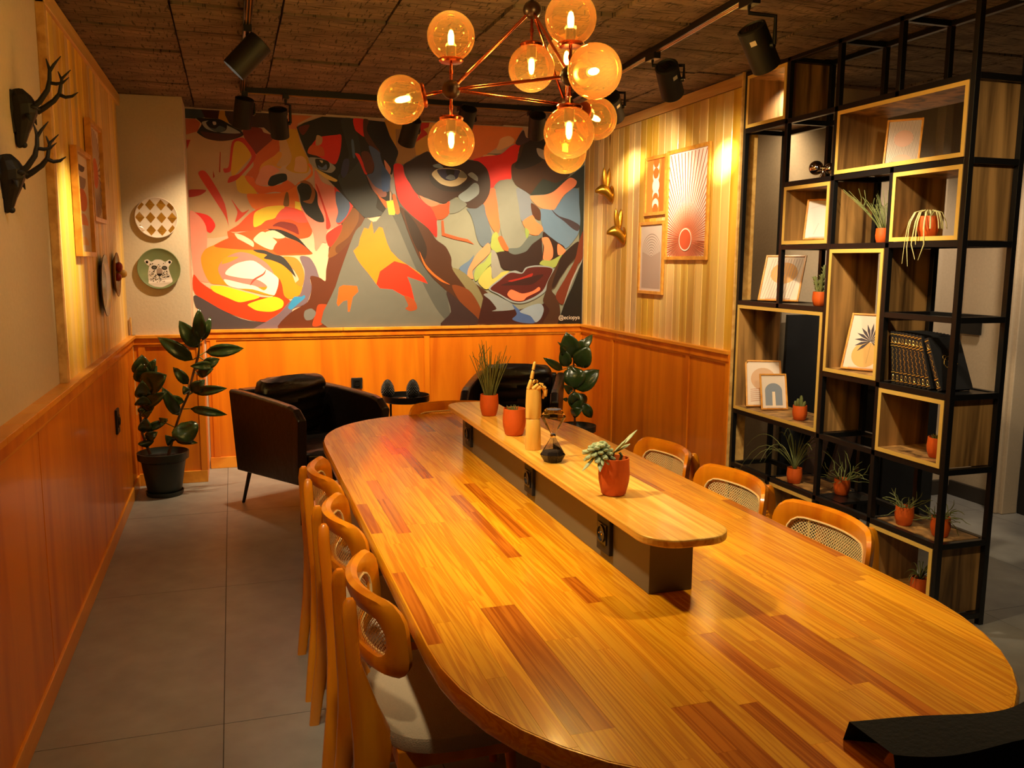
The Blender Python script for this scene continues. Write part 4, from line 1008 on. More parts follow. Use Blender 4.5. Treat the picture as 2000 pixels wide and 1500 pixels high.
plant('pencil', 'terracotta pot with thin bushy stems, upper shelf, beside the box with the drooping plant', (PX-.05, 3.30, Z[3]+.007), .036, .072, 11, .20, P_, 1.5, .55)
plant('droop', 'orange pot with pale striped leaves drooping over its oak box edge', (PX-.055, 3.03, f4), .043, .088, 12, .1, P_)
plant('spiky', 'terracotta pot with spiny dark cactus beside the leaning sun print', (PX-.07, 3.70, Z[4]+BW), .038, .072, 13, .15, P_)
plant('cactus', 'terracotta pot with stubby three-armed cactus in the largest oak box', (PX-.05, 3.84, f6), .038, .078, 14, .07, P_)
plant('spider', 'terracotta pot with arching spider plant on the lower shelf', (PX-.07, 3.83, Z[7]+BW+.001), .040, .082, 15, .32, P_)
plant('wild', 'terracotta pot with tangled wiry stems next to the spider plant', (PX+.02, 3.56, Z[7]+BW+.001), .040, .082, 16, .20, P_)
plant('tuft', 'terracotta pot almost bare, inside the oak box below the black books', (PX-.03, 2.91, f7), .043, .088, 17, .1, P_)
plant('wild', 'terracotta pot with pale withered sprigs on top of the bottom right oak box', (PX-.05, 3.05, Z[7]+BW+.001), .040, .085, 18, .12, P_)
plant('wild', 'terracotta pot with trailing stems behind the front corner post, lowest open shelf', (PX-.02, 2.87, Z[7]+BW+.001), .040, .085, 19, .14, P_)
plant('spider', 'dark pot with a drooping plant inside the bottom right oak box', (PX-.01, 2.97, f9), .040, .085, 20, .10, P_)
MB().box(FX+.02, BX-.02, YEe+.02, YD-.02, Z[7]-.0, Z[7]+BW).build('shelf_board', 'oak', sh); MB().box(FX+.02, BX-.02, YCc+.02, YBb-.02, Z[7], Z[7]+BW).build('shelf_board', 'oak', sh)
MB().box(FX+.02, BX-.02, YCc-.16, YCc-.02, Z[7], Z[7]+BW).build('shelf_board', 'black', sh); MB().box(FX+.02, BX-.02, YCc+.02, YBb-.02, Z[4], Z[4]+BW-.001).build('shelf_plate', 'black', sh)
# chrome ball ornament
co = thing('chrome_ornament', 'shiny chrome double-ball ornament on the second shelf row', 'ornament', (PX-.02, 3.80, Z[2]+BW))
MB().ball((-.02, .03, .062), .036, 24).build('ball', 'chrome', co, smooth=True, world=False)
MB().ball((.02, -.03, .055), .028, 24).build('ball', 'chrome', co, smooth=True, world=False)
MB().tube([(-.008, .012, .060), (.010, -.012, .057)], .012, 14).build('neck', 'chrome', co, smooth=True, world=False)
MB().lathe([(.024, 0), (.020, .006), (.010, .030), (.010, .05)], 20).build('foot', 'chrome', co, smooth=True, world=False)

# ------------------------------------------------------------------ framed prints
def framed(label, cat, O, U, V, w, h, art, nm='picture_frame', fw=.018, dp=.016, grp=None, bg=(222, 204, 186), stand=False):
    """O lower-left corner, U right, V up (unit vectors), normal = U x V points at the viewer"""
    O, U, V = Vector(O), Vector(U).normalized(), Vector(V).normalized(); Nn = U.cross(V).normalized()
    t = thing(nm, label, cat, O, 0, grp)
    def P(u, v, d): return O+U*u+V*v+Nn*d
    def slab(mb, u0, u1, v0, v1, d0, d1):
        vs = [P(u, v, d) for u in (u0, u1) for v in (v0, v1) for d in (d0, d1)]
        return mb.add(vs, [(0, 1, 3, 2), (4, 6, 7, 5), (0, 4, 5, 1), (2, 3, 7, 6), (0, 2, 6, 4), (1, 5, 7, 3)])
    mb = MB(); slab(mb, 0, fw, 0, h, 0, dp); slab(mb, w-fw, w, 0, h, 0, dp); slab(mb, fw, w-fw, 0, fw, 0, dp); slab(mb, fw, w-fw, h-fw, h, 0, dp)
    mb.build('frame', 'frame', t, bevel=.0015)
    slab(MB(), fw*.8, w-fw*.8, fw*.8, h-fw*.8, .001, dp*.35).build('backing', 'paper', t)
    iw, ih = w-2*fw, h-2*fw
    painted('print', 'ink', t, lambda u, v, i: P(fw+u*iw, fw+v*ih, dp*.36+.00006*(i+1)), [(bg, [(0, 0), (1, 0), (1, 1), (0, 1)], False)]+[(c, [(min(max(x, 0), 1), min(max(y, 0), 1)) for x, y in p], s_) for c, p, s_ in art])
    if stand:
        slab(MB(), w*.2, w*.8, -.004, .012, dp, dp+.006).build('stand_lip', 'glass', t)
    return t
def rect(c, x0, x1, y0, y1): return (c, [(x0, y0), (x1, y0), (x1, y1), (x0, y1)], False)
RX = XR-.012
G2 = 'honey-framed prints on the pine wall'
sun = [((240-3*k, 222-11*k, 208-14*k), circ(.5, .16, .50-.034*k, .35-.024*k, 36), False) for k in range(10)]
for k in range(88):
    a = 2*math.pi*k/88; c, s = math.cos(a), math.sin(a); asp = .40/.60
    def hit(c, s):
        t = 9
        if c > 1e-6: t = min(t, .5/(c))
        if c < -1e-6: t = min(t, -.5/c)
        if s > 1e-6: t = min(t, (1-.16)/(s*asp))
        if s < -1e-6: t = min(t, -.16/(s*asp))
        return t
    t1 = hit(c, s)*.985; r0 = .175; q = lambda r, d: (.5+c*r-s*d, .16+(s*r+c*d)*asp)
    if t1 > r0: sun.append(((190, 96, 66) if k % 2 else (206, 118, 84), [q(r0, -.004), q(t1, -.009), q(t1, .009), q(r0, .004)], False))
sun += [((240, 220, 200), circ(.5, .16, .165, .11, 30), False), ((206, 88, 50), circ(.5, .16, .148, .097, 30), False)]
framed('large framed sunburst print with a red egg, on the right pine wall', 'picture', (RX, 5.237, 1.567), (0, -1, 0), (0, 0, 1), .54, .705, sun, grp=G2, bg=(246, 232, 222), fw=.024)
moon = [((226, 140, 60), [(0, 0), (.7, 0), (.62, .4), (.75, 1), (0, 1)], True)]
for k, y in enumerate((.86, .68, .5, .32, .14)):
    r = .17 if k != 2 else .19; moon.append(((250, 240, 225), circ(.5, y, r, r*.72, 24), False))
    if k != 2: moon.append(((214, 112, 44), circ(.5, y+(.065 if k < 2 else -.065)*(1.3 if k in (0, 4) else .9), r*.86, r*.62, 24), False))
framed('small framed print of white moon phases on orange, beside the large sunburst', 'picture', (RX, 5.561, 1.868), (0, -1, 0), (0, 0, 1), .315, .395, moon, grp=G2, bg=(214, 104, 36), fw=.022)
rb = []
for k in range(9):
    r = .42-.045*k; rb += [((150, 128, 118), stroke(circ(.5, .60-.012*k, r, r*.62, 24, 0, 180), .012), False)]
rb.append(((176, 152, 140), [(.08, .04), (.92, .04), (.92, .6), (.5, .52), (.08, .6)], False))
framed('tall pale framed print of nested arches, below the moon-phase print', 'picture', (RX, 5.628, 1.333), (0, -1, 0), (0, 0, 1), .372, .495, rb, grp=G2, bg=(204, 186, 176), fw=.022)
LX = XL+.003
cups = [((70, 60, 66), circ(.5, .9, .3, .07, 16, 180, 360), False), ((150, 126, 120), circ(.5, .78, .34, .13, 20, 180, 360), False), ((216, 112, 52), circ(.5, .54, .36, .12, 24), False), ((222, 140, 100), circ(.5, .28, .34, .12, 20, 0, 180), False), ((230, 180, 120), circ(.5, .07, .3, .09, 20, 0, 180), False)]
framed('framed print of stacked round shapes on the left pine wall, nearer the camera', 'picture', (LX, 4.345, 1.558), (0, 1, 0), (0, 0, 1), .425, .49, cups, grp=G2, fw=.022, dp=.03)
sb = []
for k in range(36):
    a = 2*math.pi*k/36; sb.append(((150, 110, 100), [(.5+.2*math.cos(a), .5+.14*math.sin(a)), (.5+.7*math.cos(a-.04), .5+.49*math.sin(a-.04)), (.5+.7*math.cos(a+.04), .5+.49*math.sin(a+.04))], False))
sb = [p if True else p for p in sb]
sb = [(c, [(min(max(x, 0), 1), min(max(y, 0), 1)) for x, y in p], s) for c, p, s in sb]+[((214, 106, 50), circ(.5, .5, .24, .17, 24), False)]
framed('framed sunburst print on the left pine wall, higher and farther back', 'picture', (LX, 4.809, 1.735), (0, 1, 0), (0, 0, 1), .42, .50, sb, grp=G2, fw=.022, dp=.03)
def leanprint(label, y, z, w, h, art, x=2.90, lean=14, bg=(222, 204, 186), yaw=0):
    a = math.radians(lean); b = math.radians(yaw)
    U = Vector((math.sin(b), -math.cos(b), 0)); back = Vector((math.cos(b), math.sin(b), 0)); V = Vector((0, 0, math.cos(a)))+back*math.sin(a)
    return framed(label, 'picture', (x, y, z+.004), U, V, w, h, art, fw=.009, dp=.010, grp='small honey-framed prints on the shelving', bg=bg, stand=True)
lines = [((110, 100, 100), [(x, 0), (x+.012, 0), (x+.012, 1), (x, 1)], False) for x in [i/24 for i in range(24)]]
leanprint('small framed print of a pink oval on fine stripes in the wide top oak box', 3.36, f2, .155, .215, lines+[((212, 170, 150), circ(.5, .58, .3, .2, 24), False), ((212, 170, 150), circ(.5, .0, .34, .2, 20, 0, 180), False)], yaw=38, x=2.87)
leanprint('small framed pale sketch print in the square upper oak box', 3.865, f3, .155, .215, [((196, 190, 190), circ(.78, .46, .06, .035, 14), False), ((196, 190, 190), circ(.95, .46, .05, .035, 14), False), ((208, 200, 196), stroke([(.1, .8), (.4, .86), (.7, .78)], .012), False), ((206, 196, 190), stroke([(.3, .1), (.45, .4)], .02), False)], yaw=38, x=2.83, bg=(226, 220, 216))
wav = [((214, 160, 92), circ(.52, .62, .36, .25, 26), False)]+[((176, 150, 140), stroke([(x, .02), (x+.06, .3), (x+.16, .95)], .012), False) for x in [i/14 for i in range(12)]]
leanprint('framed print of an orange disc under fine wavy lines, leaning behind the thin post', 4.20, Z[4]+BW, .23, .27, wav, x=2.80, yaw=34, lean=22)
palm = [((214, 170, 96), circ(.52, .26, .36, .24, 26), False), ((180, 140, 80), stroke([(.6, .1), (.62, .5)], .012), False)]
for k in range(13):
    a = math.radians(-40+k*22); palm.append(((62, 52, 62), [(.60, .52), (.60+.26*math.cos(a-.14), .54+.19*math.sin(a-.14)), (.60+.44*math.cos(a), .54+.32*math.sin(a)), (.60+.26*math.cos(a+.14), .54+.19*math.sin(a+.14))], False))
palm = [(c, [(min(max(x, .01), .99), min(max(y, .01), .99)) for x, y in p], s) for c, p, s in palm]
leanprint('framed print of a dark fan palm over a golden disc in the tall oak box', 3.475, f5, .195, .285, palm, x=2.80, yaw=28, lean=22)
sea = [((206, 166, 130), circ(.5, .60, .38, .26, 26), False)]+[((186, 130, 104), stroke([(.1, .36-.045*k), (.4, .38-.045*k), (.7, .35-.045*k), (.92, .37-.045*k)], .012), False) for k in range(7)]
leanprint('larger framed print of a moon over waves in the largest oak box', 4.27, f6, .205, .275, sea, x=2.80, yaw=68, lean=20)
arch = [((132, 140, 152), circ(.5, .52, .36, .24, 20, 0, 180)+[(.14, .08), (.86, .08)], False), ((236, 214, 186), [(.43, .04), (.57, .04), (.56, .5), (.44, .5)], False)]
leanprint('smaller framed print of a grey arch and candle, before the moon print', 4.15, f6, .155, .205, arch, x=2.82, yaw=76, lean=16)

# ------------------------------------------------------------------ books
def book(i, y, z, tilt, label, front=False):
    t = thing('book', label, 'book', (FX+.03, y, z), 0, 'black gold-tooled books leaning on the shelf'); t.rotation_euler = (math.radians(-tilt), 0, 0); t.location.z += .0225*math.sin(math.radians(tilt))
    T, H, D = .022, .235, .17; pieces_w = dict(world=False)
    MB().box(0, D, 0, .003, 0, H).box(0, D, T-.003, T, 0, H).box(0, .004, .002, T-.002, 0, H).build('cover', 'cover', t, bevel=.0008, **pieces_w)
    MB().box(.004, D-.004, .003, T-.003, .003, H-.003).build('pages', 'page', t, **pieces_w)
    rr = random.Random(i); mb = MB()
    for z_ in (.012, .05, .17, .182, H-.014): mb.box(-.0022, -.0002, .001, T-.001, z_, z_+.004)
    for k in range(16):
        zz = .06+.105*k/16; yy = T/2+.003*math.sin(k*1.7); mb.box(-.0012, -.0001, yy-.0015*rr.uniform(.4, 2), yy+.0015*rr.uniform(.4, 2), zz, zz+.004)
    for k in range(9):
        a = k*.7; mb.tube([(-.001, T/2+.005*math.cos(a), .197+.011*math.sin(a)), (-.001, T/2+.005*math.cos(a+.8), .197+.011*math.sin(a+.8)*rr.uniform(.5, 1.2))], .0009, 4)
        mb.tube([(-.001, T/2+.005*math.cos(a), .03+.011*math.sin(a)), (-.001, T/2+.005*math.cos(a+.8), .03+.011*math.sin(a+.8)*rr.uniform(.5, 1.2))], .0008, 4)
    mb.build('gold_tooling', 'goldink', t, **pieces_w)
    if front:
        mb = MB(); cx, cz = .085, .125
        def cur(pts, r=.0011): mb.tube([(cx+u, -.0006, cz+v) for u, v in pts], r, 4)
        cur(circ(0, 0, .028, .024, 20, 20, 160)); cur(circ(-.024, .018, .010, .010, 14, 40, 290)); cur(circ(.024, .018, .010, .010, 14, -110, 140))
        cur([(-.030, .008), (-.036, -.010), (-.026, -.026), (-.012, -.020), (0, -.030), (.012, -.020), (.026, -.026), (.036, -.010), (.030, .008)])
        cur([(-.012, .002), (-.004, .004)]); cur([(.012, .002), (.004, .004)]); cur([(-.008, -.008), (0, -.012), (.008, -.008)])
        for k in range(4): mb.box(cx-.012+.007*k, cx-.008+.007*k, -.001, -.0002, .062, .068)
        mb.build('gold_emblem', 'goldink', t, **pieces_w)
    return t
NB = ['leftmost', 'second from the left', 'third from the left', 'fourth from the left', 'fifth from the left', 'sixth from the left', 'seventh from the left', 'eighth from the left', 'ninth from the left']
for i in range(9): book(i, 3.130-.0262*i, Z[5]+.0085+.0, 7+i*1.5, 'black gold-tooled book, %s in the leaning row on the shelf' % NB[i])
book(20, 2.862, Z[5]+.0085, 24, 'last black book of the row, gold animal emblem on its front cover', True)
# leaning boards and folded dark panel behind the shelving
def lean(nm, label, cat, x, y, w, h, dx, dy, mt, z0=0):
    t = thing(nm, label, cat, (x, y, z0)); n = Vector((0, 0, 0))
    MB().add([(0, 0, 0), (w, 0, 0), (w+dx, dy, h), (dx, dy, h), (0, .025, 0), (w, .025, 0), (w+dx, dy+.025, h), (dx, dy+.025, h)], [(0, 1, 2, 3), (4, 5, 6, 7), (0, 1, 5, 4), (1, 2, 6, 5), (2, 3, 7, 6), (3, 0, 4, 7)]).build('board', mt, t, world=False, bevel=.002); return t
lean('wooden_board', 'dark wooden board leaning behind the lower shelves, left one', 'board', 3.10, 4.22, .12, .80, .27, .08, 'darkw')
lean('wooden_board', 'dark wooden board leaning behind the lower shelves, right one', 'board', 3.28, 4.20, .12, .80, .27, .08, 'darkw')
lean('folded_screen', 'tall dark folded panel leaning behind the largest oak box', 'screen', 3.15, 4.42, .42, 1.24, .07, .08, 'matt')
cb = thing('cabinet', 'low black cabinet in the passage behind the shelving', 'cabinet', (3.85, 4.35, 0))
MB().box(3.64, 4.04, 4.12, 4.52, .0, .80).build('cabinet_body', 'matt', cb, bevel=.004); MB().box(3.65, 4.03, 4.105, 4.118, .04, .78).build('door', 'matt', cb, bevel=.003)
MB().box(3.63, 4.06, 4.10, 4.535, .80, .83).build('cabinet_top', 'matt', cb, bevel=.004)
p = at(1897, 635, 'X', 4.60); sk = MB().box(4.588, 4.602, p.y-.085, p.y+.085, p.z-.06, p.z+.06).build('switch_plate', 'black', w4, bevel=.002)
# ================================================================== WALL PLATES
def plate(label, c, N, r, mt, art=None, mt2='glaze', grp=None):
    c = Vector(c); N = Vector(N).normalized(); U = Vector((0, 0, 1)).cross(N).normalized(); V = N.cross(U)
    t = thing('wall_plate', label, 'plate', c, 0, grp)
    def ringp(rr, d): return [c+U*rr*math.cos(2*math.pi*k/40)+V*rr*math.sin(2*math.pi*k/40)+N*d for k in range(40)]
    MB().loft([ringp(.001, .004), ringp(r*.7, .004), ringp(r, .020), ringp(r*1.0, .024), ringp(r*.97, .025), ringp(r*.76, .010), ringp(.001, .010)]).build('dish', mt, t, smooth=True)
    if art:
        def mp(u, v, i):
            q = math.hypot(u, v); d = .0105 if q < .76 else .010+(q-.76)/(.97-.76)*.0148
            return c+U*(u*r)+V*(v*r)+N*(d+.0003+.00008*i)
        painted('glaze_pattern', mt2, t, mp, art)
    return t
def inside(p, R=.965):
    out = [(u, v) if math.hypot(u, v) < R else (u*R/math.hypot(u, v), v*R/math.hypot(u, v)) for u, v in p]; return out
dia = []
for i in range(-2, 3):
    for j in range(-2, 3):
        cx, cy = (i+.5)*.50-.02, j*.62
        if math.hypot(cx, cy) > 1.12: continue
        q = [(cx+.22, cy), (cx, cy+.27), (cx-.22, cy), (cx, cy-.27)]; n = []
        for a in range(4):
            b = (a+1) % 4
            for k in range(3): n.append((q[a][0]+(q[b][0]-q[a][0])*k/3, q[a][1]+(q[b][1]-q[a][1])*k/3))
        dia.append(((150, 104, 34), inside(n), False))
white = ((220, 204, 190), circ(0, 0, .96, n=40), False)
plate('white wall plate with gold-brown diamonds, upper one on the plaster pier', (-.464, YC-.001, 1.821), (0, -1, 0), .134, plain('white_glaze', (214, 198, 184), .25), dia)
leo = [((208, 196, 186), [(-.5, -.62), (-.52, -.25), (-.46, .1), (-.56, .22), (-.66, .38), (-.5, .46), (-.34, .34), (-.15, .44), (.1, .44), (.3, .34), (.48, .44), (.62, .36), (.52, .2), (.44, .05), (.5, -.25), (.6, -.6), (.45, -.74), (.1, -.9), (-.25, -.86), (-.5, -.72)], True),
       ((30, 24, 22), circ(-.54, .32, .06, .07, 10), True), ((30, 24, 22), circ(.5, .32, .06, .07, 10), True),
       ((34, 30, 28), circ(-.22, .06, .13, .10, 14), True), ((34, 30, 28), circ(.25, .04, .13, .10, 14), True), ((86, 84, 76), circ(-.22, .06, .08, .06, 12), True), ((86, 84, 76), circ(.25, .04, .08, .06, 12), True),
       ((150, 130, 118), [(-.1, .0), (.12, .0), (.14, -.26), (-.1, -.26)], True), ((24, 18, 18), [(-.12, -.25), (.14, -.25), (.05, -.36), (-.03, -.36)], True), ((24, 18, 18), stroke([(0, -.36), (0, -.46), (-.12, -.52)], .03), False), ((24, 18, 18), stroke([(0, -.46), (.14, -.5)], .03), False)]
rr = random.Random(5)
for k in range(120):
    a = rr.uniform(0, 6.28); q = rr.uniform(.25, .72); u, v = q*math.cos(a)*.75, -.2+q*math.sin(a)*.85
    if abs(u) > .46 or v > .34 or v < -.82 or (abs(v-.05) < .14 and abs(abs(u)-.23) < .16) or (abs(u) < .15 and -.5 < v < .05): continue
    s = rr.uniform(.018, .034); leo.append(((40, 30, 26), circ(u, v, s, s*.8, 6), False))
plate('green wall plate with a black and white leopard face, lower one on the plaster pier', (-.464, YC-.001, 1.484), (0, -1, 0), .136, plain('green_glaze', (112, 122, 84), .28), leo)
plate('dark grey wall plate on the left pine wall', (XL+.001, 5.12, 1.405), (1, 0, .0), .165, 'greyg', [((70, 72, 74), circ(0, 0, .72, n=30), False), ((124, 124, 120), [(-.2, -.3), (-.1, .3), (.1, .4), (.25, .2), (.2, -.35)], True), ((90, 90, 90), circ(.02, .1, .1, n=12), True)])
fr = plate('round wooden plaque with a red flower relief on the left pine wall, near the corner', (XL+.001, 5.64, 1.455), (1, 0, 0), .13, 'oak', [((150, 100, 50), circ(0, 0, .9, n=30), False), ((90, 56, 26), circ(0, 0, .74, n=30), False)])
MB().ball((XL+.035, 5.62, 1.50), .030, 12, (.7, 1, 1)).build('red_relief', 'red', fr, smooth=True)
MB().ball((XL+.045, 5.66, 1.46), .032, 12, (.9, 1, .8)).build('pale_relief', 'maple', fr, smooth=True)
MB().ball((XL+.03, 5.60, 1.44), .024, 12, (.8, 1, 1)).build('red_relief', 'red', fr, smooth=True)
# ================================================================== ANIMAL HEADS
def deer(label, Y, dx, dy):
    def W(x, y, d=0): return at(x+dx, y+dy, 'Y', Y)+Vector((0, d, 0))
    b = W(30, 230); b.x = XL-.02
    t = thing('deer_head', label, 'wall decoration', b, 0, 'black deer heads on the white plaster')
    # neck plate flat on the wall, angular faceted head hanging down
    wx = XL-.022; s = Y/FPX
    nk = [(wx, 30+168-30, .0), ]
    rings = []
    for (x, y, ry, rx) in ((34, 176, 16, 9), (40, 190, 24, 16), (46, 208, 26, 21), (47, 226, 24, 21), (46, 245, 18, 16), (44, 262, 12, 11), (42, 276, 9, 9), (41, 286, 6, 6), (40, 289, 2, 2)):
        c = W(x, y); rings.append([c+Vector((rx*s*math.cos(q), ry*s*math.sin(q), .25*rx*s*math.cos(q))) for q in [2*math.pi*k/10+.3 for k in range(10)]])
    MB().loft(rings).build('head', 'matt', t, bevel=.002)
    MB().loft([[Vector((wx, Y+a*s, W(30, y).z)) for a, y in ((-20, 178), (20, 178), (24, 215), (12, 262), (-12, 262), (-24, 215))], [W(42, y)+Vector((0, a*s, 0)) for a, y in ((-14, 182), (14, 182), (18, 215), (9, 255), (-9, 255), (-18, 215))]]).build('neck_plate', 'matt', t, bevel=.002)
    MB().ball(W(47, 283), .011, 10).build('muzzle', 'matt', t, smooth=True)
    for sd in (-1, 1):
        e = W(54, 222, sd*.03); MB().tube([e, e+Vector((.012, sd*.015, -.012)), e+Vector((.016, sd*.022, -.03))], [.006, .009, .002], 8, flat=.5).build('ear', 'matt', t, smooth=True)
        if sd < 0:
            D = -.02
            mb = MB().tube([W(64, 213, D), W(80, 200, D), W(95, 178, D), W(99, 158, D), W(99, 138, D), W(92, 117, D)], [.011, .0095, .0085, .007, .006, .0018], 8)
            mb.tube([W(99, 142, D), W(107, 129, D), W(121, 112, D)], [.006, .005, .0015], 8)
            mb.tube([W(98, 164, D), W(112, 166, D), W(124, 164, D), W(137, 153, D)], [.006, .006, .0045, .0012], 8)
        else:
            D = .03
            mb = MB().tube([W(68, 216, D), W(84, 207, D), W(102, 194, D), W(113, 180, D), W(115, 166, D), W(118, 150, D), W(135, 133, D)], [.011, .0095, .0085, .007, .006, .005, .0015], 8)
            mb.tube([W(113, 182, D), W(125, 187, D), W(138, 185, D), W(150, 177, D)], [.007, .006, .005, .0012], 8)
            mb.tube([W(117, 152, D), W(110, 136, D)], [.005, .0015], 8)
        mb.build('antler', 'matt', t, smooth=True)
        MB().lathe([(.0165, 0), (.018, .006), (.014, .012)], 10, W(66, 214, sd*.02)).build('antler_base', 'matt', t, smooth=True)
deer('black deer head with antlers on the white plaster, upper one', 3.42, 0, 0)
deer('black deer head with antlers on the white plaster, lower one', 3.20, -24, 127)
def hare(label, Y, z):
    X = XR-.015; t = thing('hare_head', label, 'wall decoration', (X, Y, z), 0, 'gold hare heads on the pine wall')
    rg = []
    for d, r, dz in ((0, .040, -.055), (.014, .044, -.045), (.040, .045, -.020), (.066, .042, .0), (.090, .033, .002), (.115, .022, -.004), (.132, .013, -.010), (.138, .005, -.012)):
        rg.append([(-d, r*math.cos(q), dz+r*1.05*math.sin(q)) for q in [2*math.pi*k/16 for k in range(16)]])
    MB().loft(rg).build('head', 'gold', t, smooth=True, world=False)
    for s, x0, x1 in ((-1, -.060, -.075), (1, -.030, -.014)):
        b = Vector((x0, s*.014, .022)); e = Vector((x1, s*.020, .165)); ax = (e-b); side = Vector((1, 0, 0)); rows = []
        for i in range(9):
            f = i/8; w_ = .020*math.sin(math.pi*min(1, f*.86+.14))**.7+.0015; c = b+ax*f
            rows.append([c+side*w_*math.cos(q)+Vector((0, 1, 0))*w_*.42*math.sin(q)+Vector((0, .004*math.cos(q)**2, 0)) for q in [2*math.pi*k/10 for k in range(10)]])
        MB().loft(rows).build('ear', 'gold', t, smooth=True, world=False)
        MB().tube([b.lerp(e, .15)+Vector((0, -.0085, 0)), b.lerp(e, .5)+Vector((0, -.0095, 0)), b.lerp(e, .85)+Vector((0, -.007, 0))], .0025, 6).build('ear_fold', 'gold', t, smooth=True, world=False)
        MB().ball((-.078, s*.032, .016), .007, 8).build('eye', 'gold', t, smooth=True, world=False)
    MB().ball((-.004, 0, -.035), .055, 16, (.14, 1, 1.25)).build('mount', 'gold', t, smooth=True, world=False)
hare('gold hare head on the right pine wall, upper left one near the corner', 6.13, 2.09)
hare('gold hare head on the right pine wall, lower right one', 5.90, 1.775)
# wall sockets
tag(socket(XL+.011, 5.31, .63, 0, None, .10, .14), 'black wall socket low on the left wainscot', 'socket')
tag(socket(at(697, 741, 'Y', YB-.02).x, YB-.011, at(697, 741, 'Y', YB-.02).z-.03, -math.pi/2, None, .085, .085), 'black wall socket on the back wainscot behind the left armchair', 'socket')

# ================================================================== CHANDELIER
LH, RH, BH, TH = Vector((.698, 2.828, 2.100)), Vector((.990, 2.522, 2.104)), Vector((1.163, 2.998, 2.108)), Vector((.974, 2.832, 2.372))
cz_ = thing('chandelier', 'copper branching pendant with ten amber glass globes over the table', 'chandelier', (.974, 2.832, ZC))
MB().tube([TH, (.974, 2.832, ZC-.02)], .006, 10).build('suspension_rod', 'hub', cz_, smooth=True)
MB().lathe([(.05, ZC-.03), (.055, ZC-.026), (.055, ZC-.004), (.05, ZC-.002)], 28, (.974, 2.832, 0)).build('ceiling_cup', 'hub', cz_, smooth=True)
for h in (LH, RH, BH, TH): MB().ball(h, .030, 24).build('hub', 'hub', cz_, smooth=True)
for a, b in ((LH, RH), (RH, BH), (LH, BH), (TH, LH), (TH, RH), (TH, BH)): MB().tube([a, b], .0052, 10).build('arm', 'copper', cz_, smooth=True)
GR = .077
def globe(h, d, L=.17):
    d = Vector(d).normalized(); c = h+d*L; q = Vector((0, 0, 1)).rotation_difference(d).to_matrix().to_4x4(); Mx = Matrix.Translation(h) @ q
    s = L-GR
    st_ = MB().tube([(0, 0, .02), (0, 0, s-.004)], .0048, 10).tube([(0, 0, s*.55), (0, 0, s*.55+.012)], .0068, 10).xf(Mx).build('stem', 'copper', cz_, smooth=True)
    MB().lathe([(.001, s-.006), (.036, s-.004), (.040, s+.001), (.038, s+.008), (.030, s+.010), (.001, s+.010)], 26).xf(Mx).build('globe_cap', 'copper', cz_, smooth=True)
    MB().lathe([(.0001, s+.010), (.016, s+.010), (.0165, s+.045), (.013, s+.048), (.0001, s+.048)], 18).xf(Mx).build('lamp_holder', 'hub', cz_, smooth=True)
    pr = [(GR*math.sin(math.radians(t)), L-GR*math.cos(math.radians(t))) for t in range(24, 180, 6)]+[(.0002, L+GR)]
    g = MB().lathe(pr, 36, caps=False).xf(Mx).build('glass_globe', 'amber', cz_, smooth=True)
    MB().lathe([(.0001, s+.046), (.007, s+.048), (.0098, s+.062), (.0098, s+.080), (.006, s+.094), (.0001, s+.098)], 16).xf(Mx).build('bulb', 'bulb', cz_, smooth=True)
    point(h+d*(s+.112), 1.6)
for h, d in ((LH, (0, 0, 1)), (LH, (0, 0, -1)), (LH, Vector((.548, 2.86, 2.066))-LH), (RH, (0, 0, 1)), (RH, (0, 0, -1)), (RH, Vector((1.005, 2.30, 2.08))-RH), (BH, (0, 0, 1)), (BH, (0, 0, -1)), (BH, Vector((1.30, 3.06, 2.08))-BH), (TH, (0, 0, -1))):
    globe(h, d, .165 if h is not TH else .185)

# ================================================================== TRACK LIGHTS
tk = thing('ceiling_track', 'black spotlight track running round three sides of the ceiling', 'light track', (1.1, 4.5, ZC))
RTA, RTB = Vector((2.16, 5.80, 0)), Vector((1.86, 1.6, 0))
def trk(a, b):
    a, b = Vector(a), Vector(b); d = (b-a).normalized(); s = Vector((-d.y, d.x, 0))*.018; z0, z1 = ZC-.035, ZC+.004
    v = [p+q for p in (a-d*.018, b+d*.018) for q in (-s, s)]
    MB().add([(p.x, p.y, z) for p in v for z in (z0, z1)], [(0, 1, 3, 2), (4, 6, 7, 5), (0, 4, 5, 1), (2, 3, 7, 6), (0, 2, 6, 4), (1, 5, 7, 3)]).build('track_rail', 'black', tk, bevel=.002)
    for o in (-.35, .35):
        e = s*o; MB().tube([(a+e).to_tuple()[:2]+(z0-.0005,), (b+e).to_tuple()[:2]+(z0-.0005,)], .0022, 4).build('conductor', 'gold', tk)
trk((.105, 1.6, 0), (.105, 5.81, 0)); trk((.105, 5.81, 0), (RTA.x, 5.81, 0)); trk(RTA, RTB)
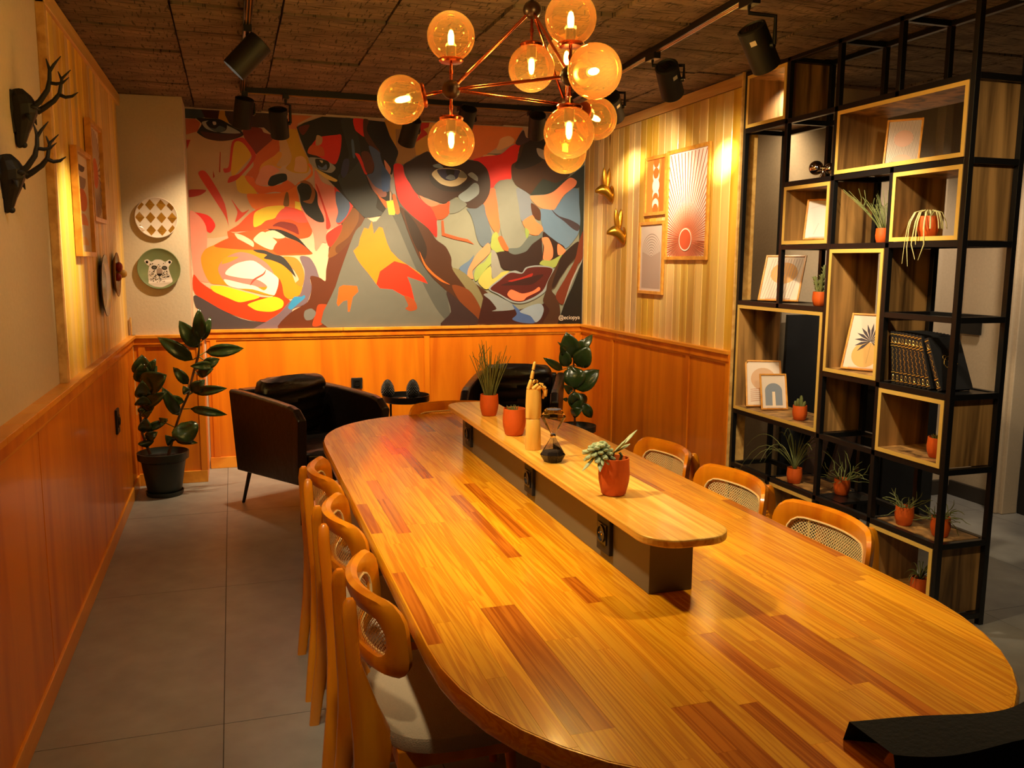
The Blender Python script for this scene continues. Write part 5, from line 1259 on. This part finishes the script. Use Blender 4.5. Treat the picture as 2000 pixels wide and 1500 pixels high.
def track_spot(label, x, y, head, target, power, deg, blend=.6, col=(1, .74, .42), lit=True):
    h, tg = Vector(head), Vector(target); d = (tg-h).normalized(); t = thing('track_spotlight', label, 'spotlight', (x, y, ZC-.035), 0, 'black cylinder spotlights on the ceiling track')
    MB().box(x-.018, x+.018, y-.05, y+.05, ZC-.065, ZC-.034).build('track_adapter', 'black', t, bevel=.002)
    sd = d.cross(Vector((0, 0, 1))).normalized()
    if sd.length < .5: sd = Vector((1, 0, 0))
    j = h+sd*.070; MB().tube([(x, y, ZC-.06), (x, y, ZC-.09), (j.x, j.y, ZC-.105), j], .0085, 8).build('arm', 'black', t)
    MB().tube([j, h+sd*.04], .012, 10).build('pivot', 'black', t, smooth=True)
    q = Vector((0, 0, 1)).rotation_difference(d).to_matrix().to_4x4(); Mx = Matrix.Translation(h) @ q; R, L = .057, .090
    MB().lathe([(.0001, -L+.006), (R*.8, -L+.006), (R*.86, -L), (R, -L+.004), (R, L-.002), (R*.97, L), (R*.93, L), (R*.88, L-.02)], 30, caps=False).xf(Mx).build('lamp_head', 'matt', t, smooth=True)
    MB().lathe([(.0001, L-.022), (R*.88, L-.02)], 30, caps=False).xf(Mx).build('lens', 'lens', t)
    mb = MB()
    for k in range(5): mb.box(-.02, .02, -.026+.011*k, -.021+.011*k, -L-.0012, -L+.0005)
    mb.xf(Mx).build('vent_slots', 'hub', t)
    lb = MB().box(R-.0005, R+.0012, -.012, .012, -.055, -.035).xf(Mx).build('sticker', 'silver', t)
    spot(h+d*(L+.004), tg, power, deg, blend, col, .03)
WARM = (1, .72, .40)
track_spot('track spotlight on the left ceiling run, tilted towards the left wall prints', .105, 4.20, (.10, 4.15, 2.44), (XL, 4.22, 1.62), 70, 38, 1, (1, .86, .45))
track_spot('track spotlight at the left corner of the track, lens lit, before the painted eye', .115, 5.80, (.102, 5.75, 2.445), (-.15, 6.5, .7), 50, 96, 1)
track_spot('track spotlight beside the left corner of the track, pointing straight down the mural', .36, 5.80, (.314, 5.75, 2.395), (.45, 6.55, 1.0), 58, 84, 1)
track_spot('track spotlight behind the leftmost amber globe', 1.12, 5.80, (1.14, 5.75, 2.385), (.90, 6.6, 1.15), 60, 84, 1)
track_spot('track spotlight behind the lower left amber globe', 1.50, 5.80, (1.52, 5.75, 2.48), (1.45, 6.6, 1.45), 62, 84, 1)
track_spot('track spotlight at the right corner of the track, before the mural', 2.0, 5.80, (2.02, 5.75, 2.47), (2.25, 6.62, 1.6), 56, 80, 1)
track_spot('track spotlight on the right run, half hidden by the largest amber globe', 2.075, 4.75, (2.11, 4.70, 2.43), (XR, 5.6, 1.8), 40, 90, 1, (1, .80, .5))
spot((2.17, 4.76, 2.39), (XR, 5.80, 2.21), 190, 15, 1, (1, .82, .55))
track_spot('middle track spotlight on the right run, aimed at the pine wall', 2.03, 4.05, (2.09, 3.98, 2.44), (XR, 4.75, 1.65), 36, 90, 1, (1, .80, .5))
spot((2.18, 4.05, 2.39), (XR, 4.56, 2.14), 210, 17, 1, (1, .82, .55))
track_spot('large tilted track spotlight on the right run, nearest the shelving', 1.965, 3.10, (2.03, 3.12, 2.40), (2.84, 3.45, 1.40), 48, 80, .9, (1, .80, .52))
